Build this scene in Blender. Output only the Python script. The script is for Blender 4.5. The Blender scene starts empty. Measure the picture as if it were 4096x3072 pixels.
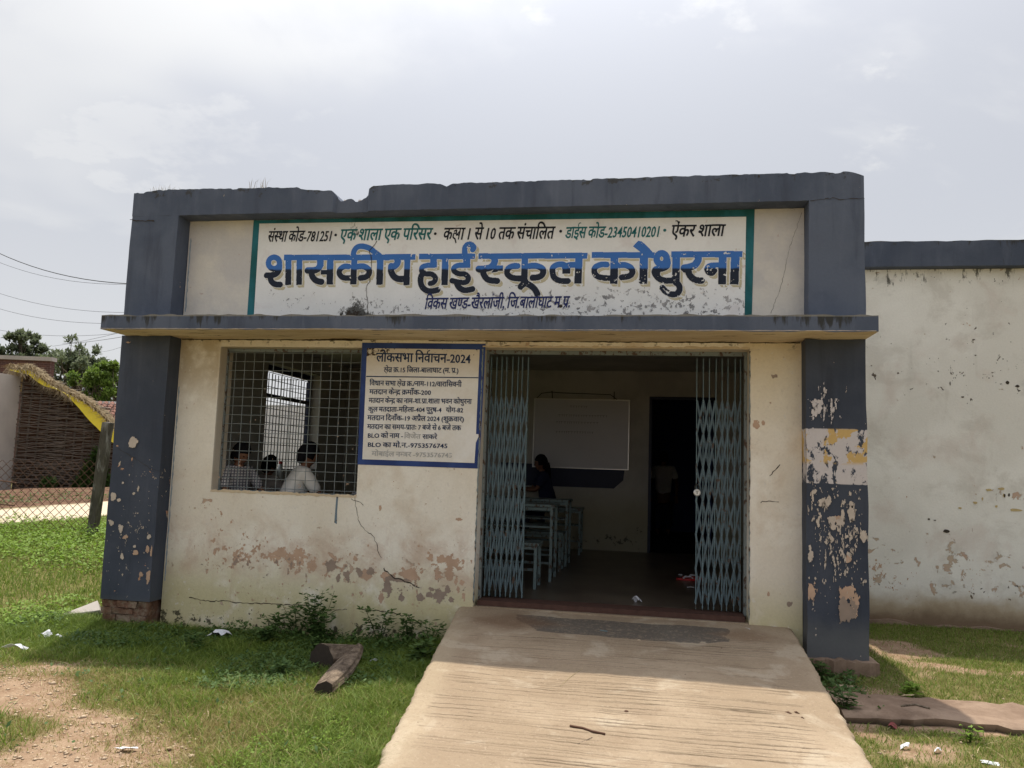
import bpy, bmesh, math, random
import numpy as np
from mathutils import Vector, Matrix
random.seed(7); RNG = np.random.default_rng(11)
SC = bpy.context.scene; COL = SC.collection
R = math.radians

# ------------------------------------------------------------------ camera, sky, sun, exposure
CX, CY, CZ, YAW, PITCH, ROLL, FPX = 4.7716, -6.4711, 1.5816, -9.9829, 5.8308, 1.9026, 3180.999
def cam_axes():
    y, p, r = R(YAW), R(PITCH), R(ROLL)
    f = Vector((math.sin(y)*math.cos(p), math.cos(y)*math.cos(p), math.sin(p)))
    rt = Vector((math.cos(y), -math.sin(y), 0)); u = rt.cross(f)
    return rt*math.cos(r)+u*math.sin(r), -rt*math.sin(r)+u*math.cos(r), f
AR, AU, AF = cam_axes(); CP = Vector((CX, CY, CZ))
cd = bpy.data.cameras.new('camera'); cam = bpy.data.objects.new('camera', cd); COL.objects.link(cam)
cam.matrix_world = Matrix(((AR.x, AU.x, -AF.x, CX), (AR.y, AU.y, -AF.y, CY), (AR.z, AU.z, -AF.z, CZ), (0, 0, 0, 1)))
cd.sensor_fit = 'HORIZONTAL'; cd.sensor_width = 36; cd.lens = 36*FPX/4096; cd.clip_start = .05; cd.clip_end = 3000
SC.camera = cam
def ray(px, py): return AR*((px-2048)/FPX)+AU*((1536-py)/FPX)+AF
def at(px, py, t): return CP+ray(px, py)*t
def on(px, py, axis, val):
    w = ray(px, py); return CP+w*((val-CP[axis])/w[axis])

SUN_TO = Vector((-0.33, 1.26, 3.9)).normalized()          # direction towards the sun
sun_el = math.asin(SUN_TO.z); sun_az = math.atan2(SUN_TO.x, SUN_TO.y)
world = bpy.data.worlds.new('World'); SC.world = world; world.use_nodes = True
def build_world():
    nt = world.node_tree; n = nt.nodes; n.clear(); L = nt.links.new
    out = n.new('ShaderNodeOutputWorld')
    sky = n.new('ShaderNodeTexSky'); sky.sky_type = 'NISHITA'; sky.sun_disc = False
    sky.sun_elevation = sun_el; sky.sun_rotation = sun_az; sky.dust_density = 3.0; sky.air_density = 1.2
    bg1 = n.new('ShaderNodeBackground'); bg1.inputs[1].default_value = .05; L(sky.outputs[0], bg1.inputs[0])
    tc = n.new('ShaderNodeTexCoord'); sp = n.new('ShaderNodeSeparateXYZ'); L(tc.outputs['Generated'], sp.inputs[0])
    def m(op, a, b=0., c=0., clamp=False):
        k = n.new('ShaderNodeMath'); k.operation = op; k.use_clamp = clamp
        for i, v in enumerate((a, b, c)):
            if hasattr(v, 'default_value'): L(v, k.inputs[i])
            else: k.inputs[i].default_value = v
        return k.outputs[0]
    zc = m('MAXIMUM', m('ADD', sp.outputs[2], .16), .02)
    cb = n.new('ShaderNodeCombineXYZ'); L(m('DIVIDE', sp.outputs[0], zc), cb.inputs[0]); L(m('DIVIDE', sp.outputs[1], zc), cb.inputs[1])
    def noise(scale, detail, rough, off=0, dist=.0):
        mp = n.new('ShaderNodeMapping'); mp.inputs['Location'].default_value = (off, off*.7, 0); L(cb.outputs[0], mp.inputs[0])
        k = n.new('ShaderNodeTexNoise'); k.inputs['Scale'].default_value = scale; k.inputs['Detail'].default_value = detail
        k.inputs['Roughness'].default_value = rough; k.inputs['Distortion'].default_value = dist; L(mp.outputs[0], k.inputs[0]); return k.outputs[0]
    def ss(x, a, b):
        k = n.new('ShaderNodeMapRange'); k.interpolation_type = 'SMOOTHSTEP'; L(x, k.inputs[0])
        k.inputs[1].default_value = a; k.inputs[2].default_value = b; return k.outputs[0]
    big = noise(.62, 4, .5, 8.3); mid = noise(.95, 9, .55, 2.7, .45); fine = noise(3.0, 8, .6, 9.)
    cl = m('MULTIPLY', ss(mid, .45, .60), ss(big, .38, .56))
    puff = m('MULTIPLY', ss(m('ADD', fine, m('MULTIPLY', mid, .6)), .86, .98), .8)
    cl = m('MAXIMUM', cl, m('MULTIPLY', puff, ss(big, .3, .5)))
    low = ss(sp.outputs[2], .34, .05)
    cl = m('MAXIMUM', cl, m('MULTIPLY', low, .55))
    mx = n.new('ShaderNodeMix'); mx.data_type = 'RGBA'; L(cl, mx.inputs[0])
    mx.inputs[6].default_value = (.765, .785, .845, 1); mx.inputs[7].default_value = (1.0, 1.0, 1.0, 1)
    # glow of the thin cloud around the sun
    dt = n.new('ShaderNodeVectorMath'); dt.operation = 'DOT_PRODUCT'; L(tc.outputs['Generated'], dt.inputs[0]); dt.inputs[1].default_value = SUN_TO
    gl = m('POWER', m('MAXIMUM', dt.outputs['Value'], 0.), 9.)
    st = m('ADD', m('MULTIPLY', gl, 2.2), .405)
    bg2 = n.new('ShaderNodeBackground'); L(mx.outputs[2], bg2.inputs[0]); L(st, bg2.inputs[1])
    ms = n.new('ShaderNodeMixShader'); ms.inputs[0].default_value = .88
    L(bg1.outputs[0], ms.inputs[1]); L(bg2.outputs[0], ms.inputs[2]); L(ms.outputs[0], out.inputs[0])
build_world()
sd = bpy.data.lights.new('sun', 'SUN'); sd.energy = 2.1; sd.angle = R(.6); sd.color = (1, .93, .80)
so = bpy.data.objects.new('sun', sd); COL.objects.link(so); so.rotation_euler = SUN_TO.to_track_quat('Z', 'Y').to_euler(); so.location = (0, 10, 30)
vs = SC.view_settings; vs.view_transform = 'Standard'; vs.look = 'None'; vs.gamma = 1; vs.exposure = 1.06; vs.use_curve_mapping = False
SC.cycles.max_bounces = 8; SC.cycles.diffuse_bounces = 4; SC.cycles.use_denoising = True

# ------------------------------------------------------------------ helpers
def tag(o, label=None, cat=None, group=None, kind=None):
    if label: o['label'] = label
    if cat: o['category'] = cat
    if group: o['group'] = group
    if kind: o['kind'] = kind
    return o
def empty(name, loc, label, cat, group=None, rz=0):
    o = bpy.data.objects.new(name, None); COL.objects.link(o); o.location = loc; o.rotation_euler = (0, 0, rz); o.empty_display_size = .1
    bpy.context.view_layer.update()
    return tag(o, label, cat, group)
def adopt(o, parent):
    """parent while keeping world-space coordinates of the mesh"""
    o.parent = parent
    if parent is not None:
        w = parent
        mw = Matrix.Identity(4)
        chain = []
        while w is not None: chain.append(w); w = w.parent
        for c in reversed(chain):
            mw = mw @ c.matrix_parent_inverse @ c.matrix_basis
        o.matrix_parent_inverse = mw.inverted()
def mesh_obj(name, verts, faces, mat, parent=None, smooth=False, fmats=None, mats=None):
    me = bpy.data.meshes.new(name); me.from_pydata([tuple(v) for v in verts], [], faces); me.update()
    for m_ in (mats or ([mat] if mat else [])): me.materials.append(m_)
    if fmats is not None: me.polygons.foreach_set('material_index', fmats)
    if smooth: me.polygons.foreach_set('use_smooth', [True]*len(me.polygons))
    o = bpy.data.objects.new(name, me); COL.objects.link(o)
    if parent is not None: adopt(o, parent)
    return o
def np_mesh(name, V, F, mat, parent=None, smooth=False, attr=None):
    """V (n,3); F (m,k) uniform polygons"""
    me = bpy.data.meshes.new(name); V = np.asarray(V, np.float32); F = np.asarray(F, np.int32)
    me.vertices.add(len(V)); me.vertices.foreach_set('co', V.ravel())
    k = F.shape[1]; me.loops.add(F.size); me.loops.foreach_set('vertex_index', F.ravel())
    me.polygons.add(len(F)); me.polygons.foreach_set('loop_start', np.arange(0, F.size, k, dtype=np.int32))
    if smooth: me.polygons.foreach_set('use_smooth', np.ones(len(F), bool))
    me.update(calc_edges=True); me.validate()
    if attr is not None:
        a = me.attributes.new('tint', 'FLOAT', 'POINT'); a.data.foreach_set('value', np.asarray(attr, np.float32))
    me.materials.append(mat)
    o = bpy.data.objects.new(name, me); COL.objects.link(o)
    if parent is not None: adopt(o, parent)
    return o
class MB:
    def __init__(s): s.v = []; s.f = []; s.m = []
    def add(s, vs_, fs, mi=0):
        b = len(s.v); s.v += [tuple(v) for v in vs_]; s.f += [tuple(b+i for i in f) for f in fs]; s.m += [mi]*len(fs); return s
    def box(s, x0, x1, y0, y1, z0, z1, mi=0, mbot=None):
        v = [(x, y, z) for z in (z0, z1) for y in (y0, y1) for x in (x0, x1)]
        s.add(v, [(0, 2, 3, 1)], mi if mbot is None else mbot)
        s.f.pop(); s.m.pop(); b = len(s.v)-8
        F = [(0, 2, 3, 1), (4, 5, 7, 6), (0, 1, 5, 4), (2, 6, 7, 3), (0, 4, 6, 2), (1, 3, 7, 5)]
        for i, f in enumerate(F): s.f.append(tuple(b+k for k in f)); s.m.append(mbot if (i == 0 and mbot is not None) else mi)
        return s
    def bar(s, p, q, w, d, up=Vector((0, 0, 1)), mi=0):
        p = Vector(p); q = Vector(q); t = (q-p).normalized(); a = t.cross(up)
        if a.length < 1e-4: a = t.cross(Vector((0, 1, 0)))
        a.normalize(); b = a.cross(t).normalized(); v = []
        for c in (p, q):
            for i, j in ((-1, -1), (1, -1), (1, 1), (-1, 1)): v.append(c+a*(w/2*i)+b*(d/2*j))
        return s.add(v, [(0, 1, 2, 3), (7, 6, 5, 4), (0, 4, 5, 1), (1, 5, 6, 2), (2, 6, 7, 3), (3, 7, 4, 0)], mi)
    def tube(s, pts, r, n=6, mi=0, cap=True):
        pts = [Vector(p) for p in pts]; rr = r if isinstance(r, (list, tuple)) else [r]*len(pts); v = []; prev = None
        for i, p in enumerate(pts):
            t = (pts[min(i+1, len(pts)-1)]-pts[max(i-1, 0)]).normalized()
            a = prev if prev is not None else (Vector((0, 0, 1)) if abs(t.z) < .9 else Vector((1, 0, 0)))
            a = (a-t*a.dot(t)); a.normalize(); prev = a; b = t.cross(a)
            for k in range(n):
                an = 2*math.pi*k/n; v.append(p+(a*math.cos(an)+b*math.sin(an))*rr[i])
        f = [(i*n+k, i*n+(k+1) % n, (i+1)*n+(k+1) % n, (i+1)*n+k) for i in range(len(pts)-1) for k in range(n)]
        if cap: f += [tuple(range(n-1, -1, -1)), tuple((len(pts)-1)*n+k for k in range(n))]
        return s.add(v, f, mi)
    def ball(s, c, rx, ry, rz, n=8, m=5, mi=0):
        v = []; c = Vector(c)
        for i in range(1, m):
            th = math.pi*i/m
            for k in range(n): a = 2*math.pi*k/n; v.append((c.x+rx*math.sin(th)*math.cos(a), c.y+ry*math.sin(th)*math.sin(a), c.z+rz*math.cos(th)))
        v += [(c.x, c.y, c.z+rz), (c.x, c.y, c.z-rz)]; T = len(v)-2; B = T+1; f = []
        for i in range(m-2):
            for k in range(n): f.append((i*n+k, (i+1)*n+k, (i+1)*n+(k+1) % n, i*n+(k+1) % n))
        for k in range(n): f.append((T, k, (k+1) % n)); f.append((B, (m-2)*n+(k+1) % n, (m-2)*n+k))
        return s.add(v, f, mi)
    def obj(s, name, mats, parent=None, smooth=False):
        mats = mats if isinstance(mats, (list, tuple)) else [mats]
        return mesh_obj(name, s.v, s.f, None, parent, smooth, s.m, mats)

def vnoise(shape, cell, rng):
    """2-D value noise, 0..1"""
    h, w = shape; gh, gw = int(h/cell)+3, int(w/cell)+3; g = rng.random((gh, gw))
    yy = np.arange(h)/cell; xx = np.arange(w)/cell; yi = yy.astype(int); xi = xx.astype(int)
    fy = yy-yi; fx = xx-xi; fy = fy*fy*(3-2*fy); fx = fx*fx*(3-2*fx)
    a = g[yi][:, xi]; b = g[yi][:, xi+1]; c = g[yi+1][:, xi]; d = g[yi+1][:, xi+1]
    return (a*(1-fx)+b*fx)*(1-fy)[:, None]+(c*(1-fx)+d*fx)*fy[:, None]
def fnoise(x, y, s=1., seed=0):
    x = np.asarray(x, float)*s; y = np.asarray(y, float)*s
    def hsh(i, j): v = np.sin(i*127.1+j*311.7+seed*74.7)*43758.5453; return v-np.floor(v)
    out = 0; amp = .5; tot = 0
    for o in range(3):
        xi = np.floor(x); yi = np.floor(y); fx = x-xi; fy = y-yi; fx = fx*fx*(3-2*fx); fy = fy*fy*(3-2*fy)
        out = out+amp*((hsh(xi, yi)*(1-fx)+hsh(xi+1, yi)*fx)*(1-fy)+(hsh(xi, yi+1)*(1-fx)+hsh(xi+1, yi+1)*fx)*fy)
        tot += amp; amp *= .5; x = x*2.03+5.1; y = y*2.03+1.3
    return out/tot
def sstep(a, b, x): t = np.clip((np.asarray(x, float)-a)/(b-a), 0, 1); return t*t*(3-2*t)

YW = .175; YR = 2.2
# ------------------------------------------------------------------ material language
class S:
    def __init__(s, g, sock): s.g = g; s.k = sock
    def _m(s, op, o, rev=False, clamp=False):
        n = s.g.nt.nodes.new('ShaderNodeMath'); n.operation = op; n.use_clamp = clamp
        a, b = (o, s) if rev else (s, o)
        for i, v in enumerate((a, b)):
            if isinstance(v, S): s.g.nt.links.new(v.k, n.inputs[i])
            elif v is not None: n.inputs[i].default_value = v
        return S(s.g, n.outputs[0])
    def __add__(s, o): return s._m('ADD', o)
    __radd__ = __add__
    def __mul__(s, o): return s._m('MULTIPLY', o)
    __rmul__ = __mul__
    def __sub__(s, o): return s._m('SUBTRACT', o)
    def __rsub__(s, o): return s._m('SUBTRACT', o, True)
    def __truediv__(s, o): return s._m('DIVIDE', o)
    def max(s, o): return s._m('MAXIMUM', o)
    def min(s, o): return s._m('MINIMUM', o)
    def abs(s): return s._m('ABSOLUTE', None)
    def ss(s, a, b):
        n = s.g.nt.nodes.new('ShaderNodeMapRange'); n.interpolation_type = 'SMOOTHSTEP'; s.g.nt.links.new(s.k, n.inputs[0])
        for i, v in ((1, a), (2, b)):
            if isinstance(v, S): s.g.nt.links.new(v.k, n.inputs[i])
            else: n.inputs[i].default_value = v
        return S(s.g, n.outputs[0])
    def band(s, a, b, c, d): return s.ss(a, b)*(1-s.ss(c, d))
class G:
    def __init__(g, name, rough=.9, spec=.2):
        g.mat = bpy.data.materials.new(name); g.mat.use_nodes = True; g.nt = g.mat.node_tree
        g.b = g.nt.nodes['Principled BSDF']; g.b.inputs['Roughness'].default_value = rough; g.b.inputs['Specular IOR Level'].default_value = spec
        geo = g.nt.nodes.new('ShaderNodeNewGeometry'); g.pos = geo.outputs['Position']; g.nrm = geo.outputs['Normal']
        sp = g.nt.nodes.new('ShaderNodeSeparateXYZ'); g.nt.links.new(g.pos, sp.inputs[0]); g.x, g.y, g.z = [S(g, o) for o in sp.outputs]
        g.h = None
    def vec(g, sx=1, sy=1, sz=1, off=(0, 0, 0), src=None):
        n = g.nt.nodes.new('ShaderNodeMapping'); n.inputs['Scale'].default_value = (sx, sy, sz); n.inputs['Location'].default_value = off
        g.nt.links.new(src or g.pos, n.inputs[0]); return n.outputs[0]
    def noise(g, scale=1, detail=6, rough=.55, dist=0, vec=None, off=0, sx=1, sy=1, sz=1):
        n = g.nt.nodes.new('ShaderNodeTexNoise'); n.inputs['Scale'].default_value = scale; n.inputs['Detail'].default_value = detail
        n.inputs['Roughness'].default_value = rough; n.inputs['Distortion'].default_value = dist
        g.nt.links.new(vec or g.vec(sx, sy, sz, (off, off*1.3, off*.7)), n.inputs[0]); return S(g, n.outputs[0])
    def voro(g, scale=1, feature='F1', vec=None, off=0, sx=1, sy=1, sz=1):
        n = g.nt.nodes.new('ShaderNodeTexVoronoi'); n.feature = feature; n.inputs['Scale'].default_value = scale
        g.nt.links.new(vec or g.vec(sx, sy, sz, (off, off, off)), n.inputs[0]); return S(g, n.outputs['Distance'])
    def attr(g, name):
        n = g.nt.nodes.new('ShaderNodeAttribute'); n.attribute_name = name; return S(g, n.outputs['Fac'])
    def mix(g, fac, a, b):
        n = g.nt.nodes.new('ShaderNodeMix'); n.data_type = 'RGBA'
        for i, v in ((0, fac), (6, a), (7, b)):
            if isinstance(v, S): g.nt.links.new(v.k, n.inputs[i])
            elif hasattr(v, 'is_linked'): g.nt.links.new(v, n.inputs[i])
            elif isinstance(v, (tuple, list)): n.inputs[i].default_value = (*v, 1)
            else: n.inputs[i].default_value = v
        return n.outputs[2]
    def scale(g, c, f):
        n = g.nt.nodes.new('ShaderNodeMix'); n.data_type = 'RGBA'; n.blend_type = 'MULTIPLY'; n.inputs[0].default_value = 1
        if hasattr(c, 'is_linked'): g.nt.links.new(c, n.inputs[6])
        else: n.inputs[6].default_value = (*c, 1)
        g.nt.links.new(f.k, n.inputs[7]); return n.outputs[2]
    def done(g, col, height=None, dist=.01, strength=1., rough=None, metal=None):
        if hasattr(col, 'is_linked'): g.nt.links.new(col, g.b.inputs['Base Color'])
        else: g.b.inputs['Base Color'].default_value = (*col, 1)
        if height is not None:
            bp = g.nt.nodes.new('ShaderNodeBump'); bp.inputs['Distance'].default_value = dist; bp.inputs['Strength'].default_value = strength
            g.nt.links.new(height.k, bp.inputs['Height']); g.nt.links.new(bp.outputs[0], g.b.inputs['Normal'])
        if isinstance(rough, S): g.nt.links.new(rough.k, g.b.inputs['Roughness'])
        if metal: g.b.inputs['Metallic'].default_value = metal
        return g.mat
def flat(name, col, rough=.8, spec=.2, var=.12, scale=20, metal=None):
    g = G(name, rough, spec); n = g.noise(scale, 5)
    return g.done(g.scale(col, n*(var*2)+(1-var)), n, .003, .4, metal=metal)

def m_cream():
    g = G('cream_lime_plaster', .95, .1)
    big = g.noise(1.3, 5, .55, .3); mid = g.noise(5, 7, .6); fine = g.noise(60, 6, .65); z = g.z
    c = g.mix(big.ss(.35, .65), (.75, .69, .59), (.85, .81, .73))
    c = g.mix(g.noise(2.2, 6, .6, .4, off=5).ss(.50, .72)*.55, c, (.60, .49, .37))
    # yellow damp tone low down, yellow-brown tone close under the canopy
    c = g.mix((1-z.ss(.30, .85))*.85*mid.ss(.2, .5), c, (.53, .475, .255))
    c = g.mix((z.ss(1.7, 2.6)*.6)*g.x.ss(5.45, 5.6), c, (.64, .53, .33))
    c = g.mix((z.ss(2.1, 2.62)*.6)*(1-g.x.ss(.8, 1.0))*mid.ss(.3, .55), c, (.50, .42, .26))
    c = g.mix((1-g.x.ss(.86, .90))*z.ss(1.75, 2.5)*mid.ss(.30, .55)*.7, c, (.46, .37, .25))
    c = g.mix(g.y.ss(YW+.004, YW+.03)*.5*z.ss(1.2, 1.3), c, (.40, .33, .25))
    # vertical run marks
    run = g.noise(9, 5, .6, sz=.12, off=2)
    c = g.mix(run.ss(.55, .75)*(1-z.ss(.4, 1.25))*.45, c, (.47, .35, .22))
    # older pink and bare layers where the paint has flaked off
    n1 = g.noise(7.5, 9, .62, .35, off=11); n2 = g.noise(2.4, 3, .5, off=4)
    xl = 1-g.x.ss(5.4, 5.5)
    thr = .715-(z.band(.36, .60, .66, 1.05)*.045*xl)-(n2.ss(.4, .65)*.045)-(g.x.band(.7, 1.3, 1.9, 2.6)*z.band(.45, .62, .72, .86)*.05)-(g.x.band(2.2, 2.6, 3.1, 3.4)*z.band(.35, .42, .60, .95)*.05)
    pk = (n1-thr).ss(0, .012)
    c = g.mix(pk, c, g.mix(mid.ss(.4, .6), (.50, .33, .235), (.52, .40, .31)))
    n3 = g.noise(11, 9, .6, .3, off=21)
    thr2 = .75-(z.band(.38, .48, .60, .75)*.07*xl)-(g.x.band(1.1, 1.3, 2.0, 2.3)*z.band(.52, .58, .64, .72)*.06)
    gy = (n3-thr2).ss(0, .01)
    c = g.mix(gy, c, (.255, .205, .17))
    # paler re-painted chips
    n4 = g.noise(16, 8, .6, .2, off=31); c = g.mix((n4-.66).ss(0, .012)*.6, c, (.70, .66, .60))
    c = g.mix(g.noise(3.2, 7, .65, .5, off=52).ss(.42, .62)*z.band(.45, .62, .82, 1.1)*xl*.55, c, (.52, .37, .28))
    c = g.mix(g.noise(30, 6, .7, off=53).ss(.56, .70)*.30, c, (.50, .44, .34))
    # mould at the foot, darker blotches at the wall top
    n5 = g.noise(13, 8, .7, off=41)
    foot = (1-z.ss(.10, .33))
    mo = (n5-(.70-foot*.20)).ss(0, .06)*(1-z.ss(.30, .42))
    c = g.mix(mo*.9, c, (.035, .035, .022))
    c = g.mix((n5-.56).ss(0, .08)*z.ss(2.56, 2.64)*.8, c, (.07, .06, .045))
    sp = g.voro(38, off=3); c = g.mix((1-sp.ss(.05, .11))*(1-z.ss(.2, .9))*.5, c, (.12, .10, .07))
    c = g.mix(g.voro(9, off=7, sx=1.3).ss(.10, .03)*g.noise(3, 2, off=71).ss(.5, .6)*.5, c, (.40, .30, .22))
    c = g.scale(c, fine*.24+.88)
    h = fine*.5+mid*.6+(1-pk)*.9+(1-gy)*1.1
    return g.done(c, h, .006, .8)
def m_wing():
    g = G('white_lime_wing_wall', .95, .1)
    big = g.noise(1.1, 5, .55, .3, off=3); mid = g.noise(5, 7, .6, off=3); fine = g.noise(55, 6, .65); z = g.z
    c = g.mix(big.ss(.35, .65), (.72, .705, .66), (.83, .82, .78))
    c = g.mix(g.noise(1.6, 5, .6, .3, off=8).ss(.52, .68)*.5, c, (.62, .54, .49))
    n2 = g.noise(1.5, 6, .6, .3, off=14)
    zone = z.band(2.3, 2.65, 2.75, 3.0)*g.x.ss(7.7, 8.5)
    c = g.mix(zone*.20*big.ss(.3, .6), c, (.40, .39, .35)); c = g.mix(g.noise(2.5, 7, .65, .4, off=44).ss(.5, .66)*.4, c, (.50, .47, .42))
    c = g.mix((n2-(.68-zone*.22)).ss(0, .12)*.55, c, (.16, .165, .14))
    n1 = g.noise(9, 9, .62, .35, off=17)
    thr = .69-z.band(.3, .5, .75, 1.25)*.10-z.band(1.3, 1.42, 1.5, 1.65)*g.x.ss(7.8, 8.0)*.13
    pk = (n1-thr).ss(0, .012); c = g.mix(pk, c, g.mix(mid.ss(.4, .6), (.52, .37, .29), (.52, .42, .33)))
    n3 = g.noise(12, 8, .6, .3, off=27)
    thr2 = .725-z.band(2.1, 2.5, 3.0, 3.5)*.06-z.band(.35, .45, .55, .7)*.09
    gy = (n3-thr2).ss(0, .01); c = g.mix(gy, c, (.13, .11, .095))
    top = z.ss(3.35, 3.74); n5 = g.noise(10, 8, .7, sz=.35, off=41)
    c = g.mix((n5-(.68-top*.17)).ss(0, .07)*z.ss(3.1, 3.3)*.85, c, (.06, .06, .05))
    run = g.noise(6, 5, .6, sz=.08, off=2); c = g.mix(run.ss(.60, .78)*z.ss(2.2, 3.6)*.5, c, (.22, .21, .18))
    c = g.mix((1-(z+mid*.25).ss(.42, .66))*.85, c, (.36, .27, .16))
    c = g.mix((1-(z+mid*.2).ss(.28, .46))*.9, c, (.17, .115, .075))
    c = g.scale(c, fine*.2+.9)
    return g.done(c, fine*.3+mid*.6+(1-pk)*.7+(1-gy)*1., .008, .8)
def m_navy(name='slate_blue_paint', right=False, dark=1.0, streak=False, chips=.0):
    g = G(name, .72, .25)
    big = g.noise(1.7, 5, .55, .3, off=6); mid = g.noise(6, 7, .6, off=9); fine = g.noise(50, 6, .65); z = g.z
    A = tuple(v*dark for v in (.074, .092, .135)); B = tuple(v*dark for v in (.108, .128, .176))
    c = g.mix(big.ss(.35, .65), A, B)
    c = g.mix(mid.ss(.55, .8)*.4, c, tuple(v*dark for v in (.11, .12, .165)))
    rn = g.noise(7, 6, .6, sz=.12, off=51); c = g.mix(rn.ss(.52, .72)*.35, c, tuple(v*dark for v in (.165, .185, .245))); c = g.mix(rn.ss(.46, .30)*.45, c, tuple(v*dark for v in (.048, .055, .082)))
    mo_ = g.noise(8, 8, .7, off=61); c = g.mix((mo_-(.70-(g.z.ss(3.86, 4.0)*.16)-(g.noise(1.2, 2, off=5).ss(.5, .6)*.04))).ss(0, .06)*.75, c, (.05, .048, .042))
    h = fine*.3+mid*.5
    if streak:   # black algae bleeding down from the top edge
        zt = streak
        n = g.noise(16, 8, .7, sz=.14, off=3); b = g.noise(2.2, 3, .5, off=7, sz=.1)
        zz = z.ss(zt-.14, zt)
        a = (n-(.73-zz*.19-b.ss(.42, .60)*.15-(1-g.x.ss(.05, .5))*.12)).ss(0, .13)
        c = g.mix(a*.9, c, (.033, .032, .027))
        e = (z+mid*.012).ss(zt-.012, zt-.004); c = g.mix(e*.7, c, (.25, .235, .20))
    if right:
        # white and ochre band left from an older coat, rubbed streaks, bare plaster
        s1 = g.noise(14, 9, .7, .3, sz=.55, off=3)
        band = z.band(1.515, 1.525, 1.935, 1.95+0)
        up = z.band(1.9, 1.95, 2.1, 2.38)*(1-g.x.ss(6.10, 6.34))
        wt = (s1-(.60-band*.155)).ss(0, .03)*band
        c = g.mix(wt, c, (.56, .52, .52))
        oc = (g.noise(7, 6, .6, .3, off=13)-(.50)).ss(0, .02)*z.band(1.66, 1.70, 1.93, 1.99)
        c = g.mix(oc*band.max(.0), c, (.56, .38, .15))
        s2 = g.noise(10, 9, .66, .4, sz=.42, off=23)
        low = z.band(.62, .85, 1.25, 1.5)
        p2 = (s2-(.78-low*.10)).ss(0, .02)*(1-z.ss(1.50, 1.515))
        c = g.mix(p2, c, (.50, .43, .37)); h = h+(1-p2)*.8
        vo = 0*g.noise(4.2, 7, .6, .5, off=33); zn = z.band(.50, .58, .82, .90)*g.x.band(6.12, 6.17, 6.30, 6.36)
        p3 = (vo-(.84-zn*.40)).ss(0, .012); c = g.mix(p3, c, g.mix(mid.ss(.42, .5), (.50, .27, .155), (.23, .17, .125))); h = h+(1-p3)*.9
        c = g.mix((1-(z+mid*.18).ss(.42, .66))*.8, c, (.125, .13, .135))
        c = g.mix((1-(z+mid*.12).ss(.22, .30))*.8, c, (.20, .14, .10))
    if chips:
        n1 = g.noise(13, 9, .6, .35, sz=.75, off=19); w = g.noise(2.6, 2, .5, off=2)
        lo = (1-z.ss(1.3, 2.2))*.055 if chips > 1 else g.z*0
        p = (n1-(.735-w.ss(.45, .62)*.055-lo)).ss(0, .01)
        c = g.mix(p, c, g.mix(g.noise(9, 2, off=3).ss(.45, .6), (.55, .46, .36), (.50, .28, .17))); h = h+(1-p)*.9
    if chips > 1: c = g.mix((1-(z+mid*.1).ss(.28, .40))*.6, c, (.10, .10, .10))
    c = g.scale(c, fine*.22+.89)
    return g.done(c, h, .005, .7)
def m_soffit():
    g = G('sandy_soffit_plaster', .95, .1); n = g.noise(6, 7, .6, sx=.3); f = g.noise(50, 5, .6)
    c = g.mix(n.ss(.35, .65), (.56, .45, .31), (.66, .56, .42))
    c = g.mix((g.noise(14, 7, .65, sx=.25, off=4)-.60).ss(0, .05)*.75, c, (.10, .075, .055))
    return g.done(g.scale(c, f*.2+.9), n+f*.4, .006, .8)
def m_sign():
    g = G('white_sign_paint', .8, .25); mid = g.noise(5, 7, .6, off=2); fine = g.noise(45, 6, .65)
    c = g.mix(g.noise(1.2, 4, off=5).ss(.4, .6), (.78, .785, .785), (.85, .85, .85))
    c = g.mix(g.noise(3, 6, .6, .3, off=15).ss(.55, .68)*.5, c, (.66, .60, .60))
    # flaking above and below the title
    n1 = g.noise(20, 9, .66, .4, off=9); zb = g.z.band(2.80, 2.86, 3.05, 3.18); rt = g.x.ss(2.8, 4.2)*.05+.03
    p = (n1-(.725-zb*.075-zb*rt)).ss(0, .012)
    c = g.mix(p*.9, c, g.mix(mid.ss(.4, .6), (.17, .17, .18), (.42, .40, .40)))
    n3 = g.noise(9, 8, .6, .3, off=39); p3 = (n3-(.70-g.x.ss(4.2, 5.4)*.06)).ss(0, .012); c = g.mix(p3*.5, c, (.60, .49, .45))
    # black damp run below the broken parapet
    n2 = g.noise(11, 8, .75, off=29, sz=.7); d = ((g.x-2.17).abs())
    blob = (1-d.ss(.02, .42))*(1-g.z.ss(2.80, 3.10)); col = (1-d.ss(.03, .13))*1.0
    m = (n2-(.76-blob*.44-col*.17*(1-g.z.ss(3.4, 3.6)))).ss(0, .10)
    topm = (1-d.ss(.05, .3))*g.z.ss(3.52, 3.62); m = m.max((n2-(.75-topm*.25)).ss(0, .1))
    c = g.mix(m*.92, c, (.05, .05, .045))
    c = g.scale(c, fine*.12+.94)
    return g.done(c, mid*.4+fine*.3+(1-p)*.7, .004, .7)
def m_signside():
    g = G('greyed_parapet_plaster', .95, .1); mid = g.noise(4, 7, .6, off=2); fine = g.noise(45, 6, .65)
    c = g.mix(g.noise(1.9, 6, .6, off=5).ss(.4, .62), (.58, .555, .54), (.70, .66, .60))
    c = g.mix((g.noise(17, 9, .66, .4, off=9)-.665).ss(0, .012)*.8, c, (.46, .32, .28))
    c = g.mix((g.noise(14, 8, .7, off=3)-(.82-g.z.ss(3.6, 3.76)*.2-(1-g.z.ss(2.78, 2.9))*.12)).ss(0, .08)*.7, c, (.09, .09, .08))
    return g.done(g.scale(c, fine*.18+.9), mid*.7+fine*.4, .006, .8)
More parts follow.
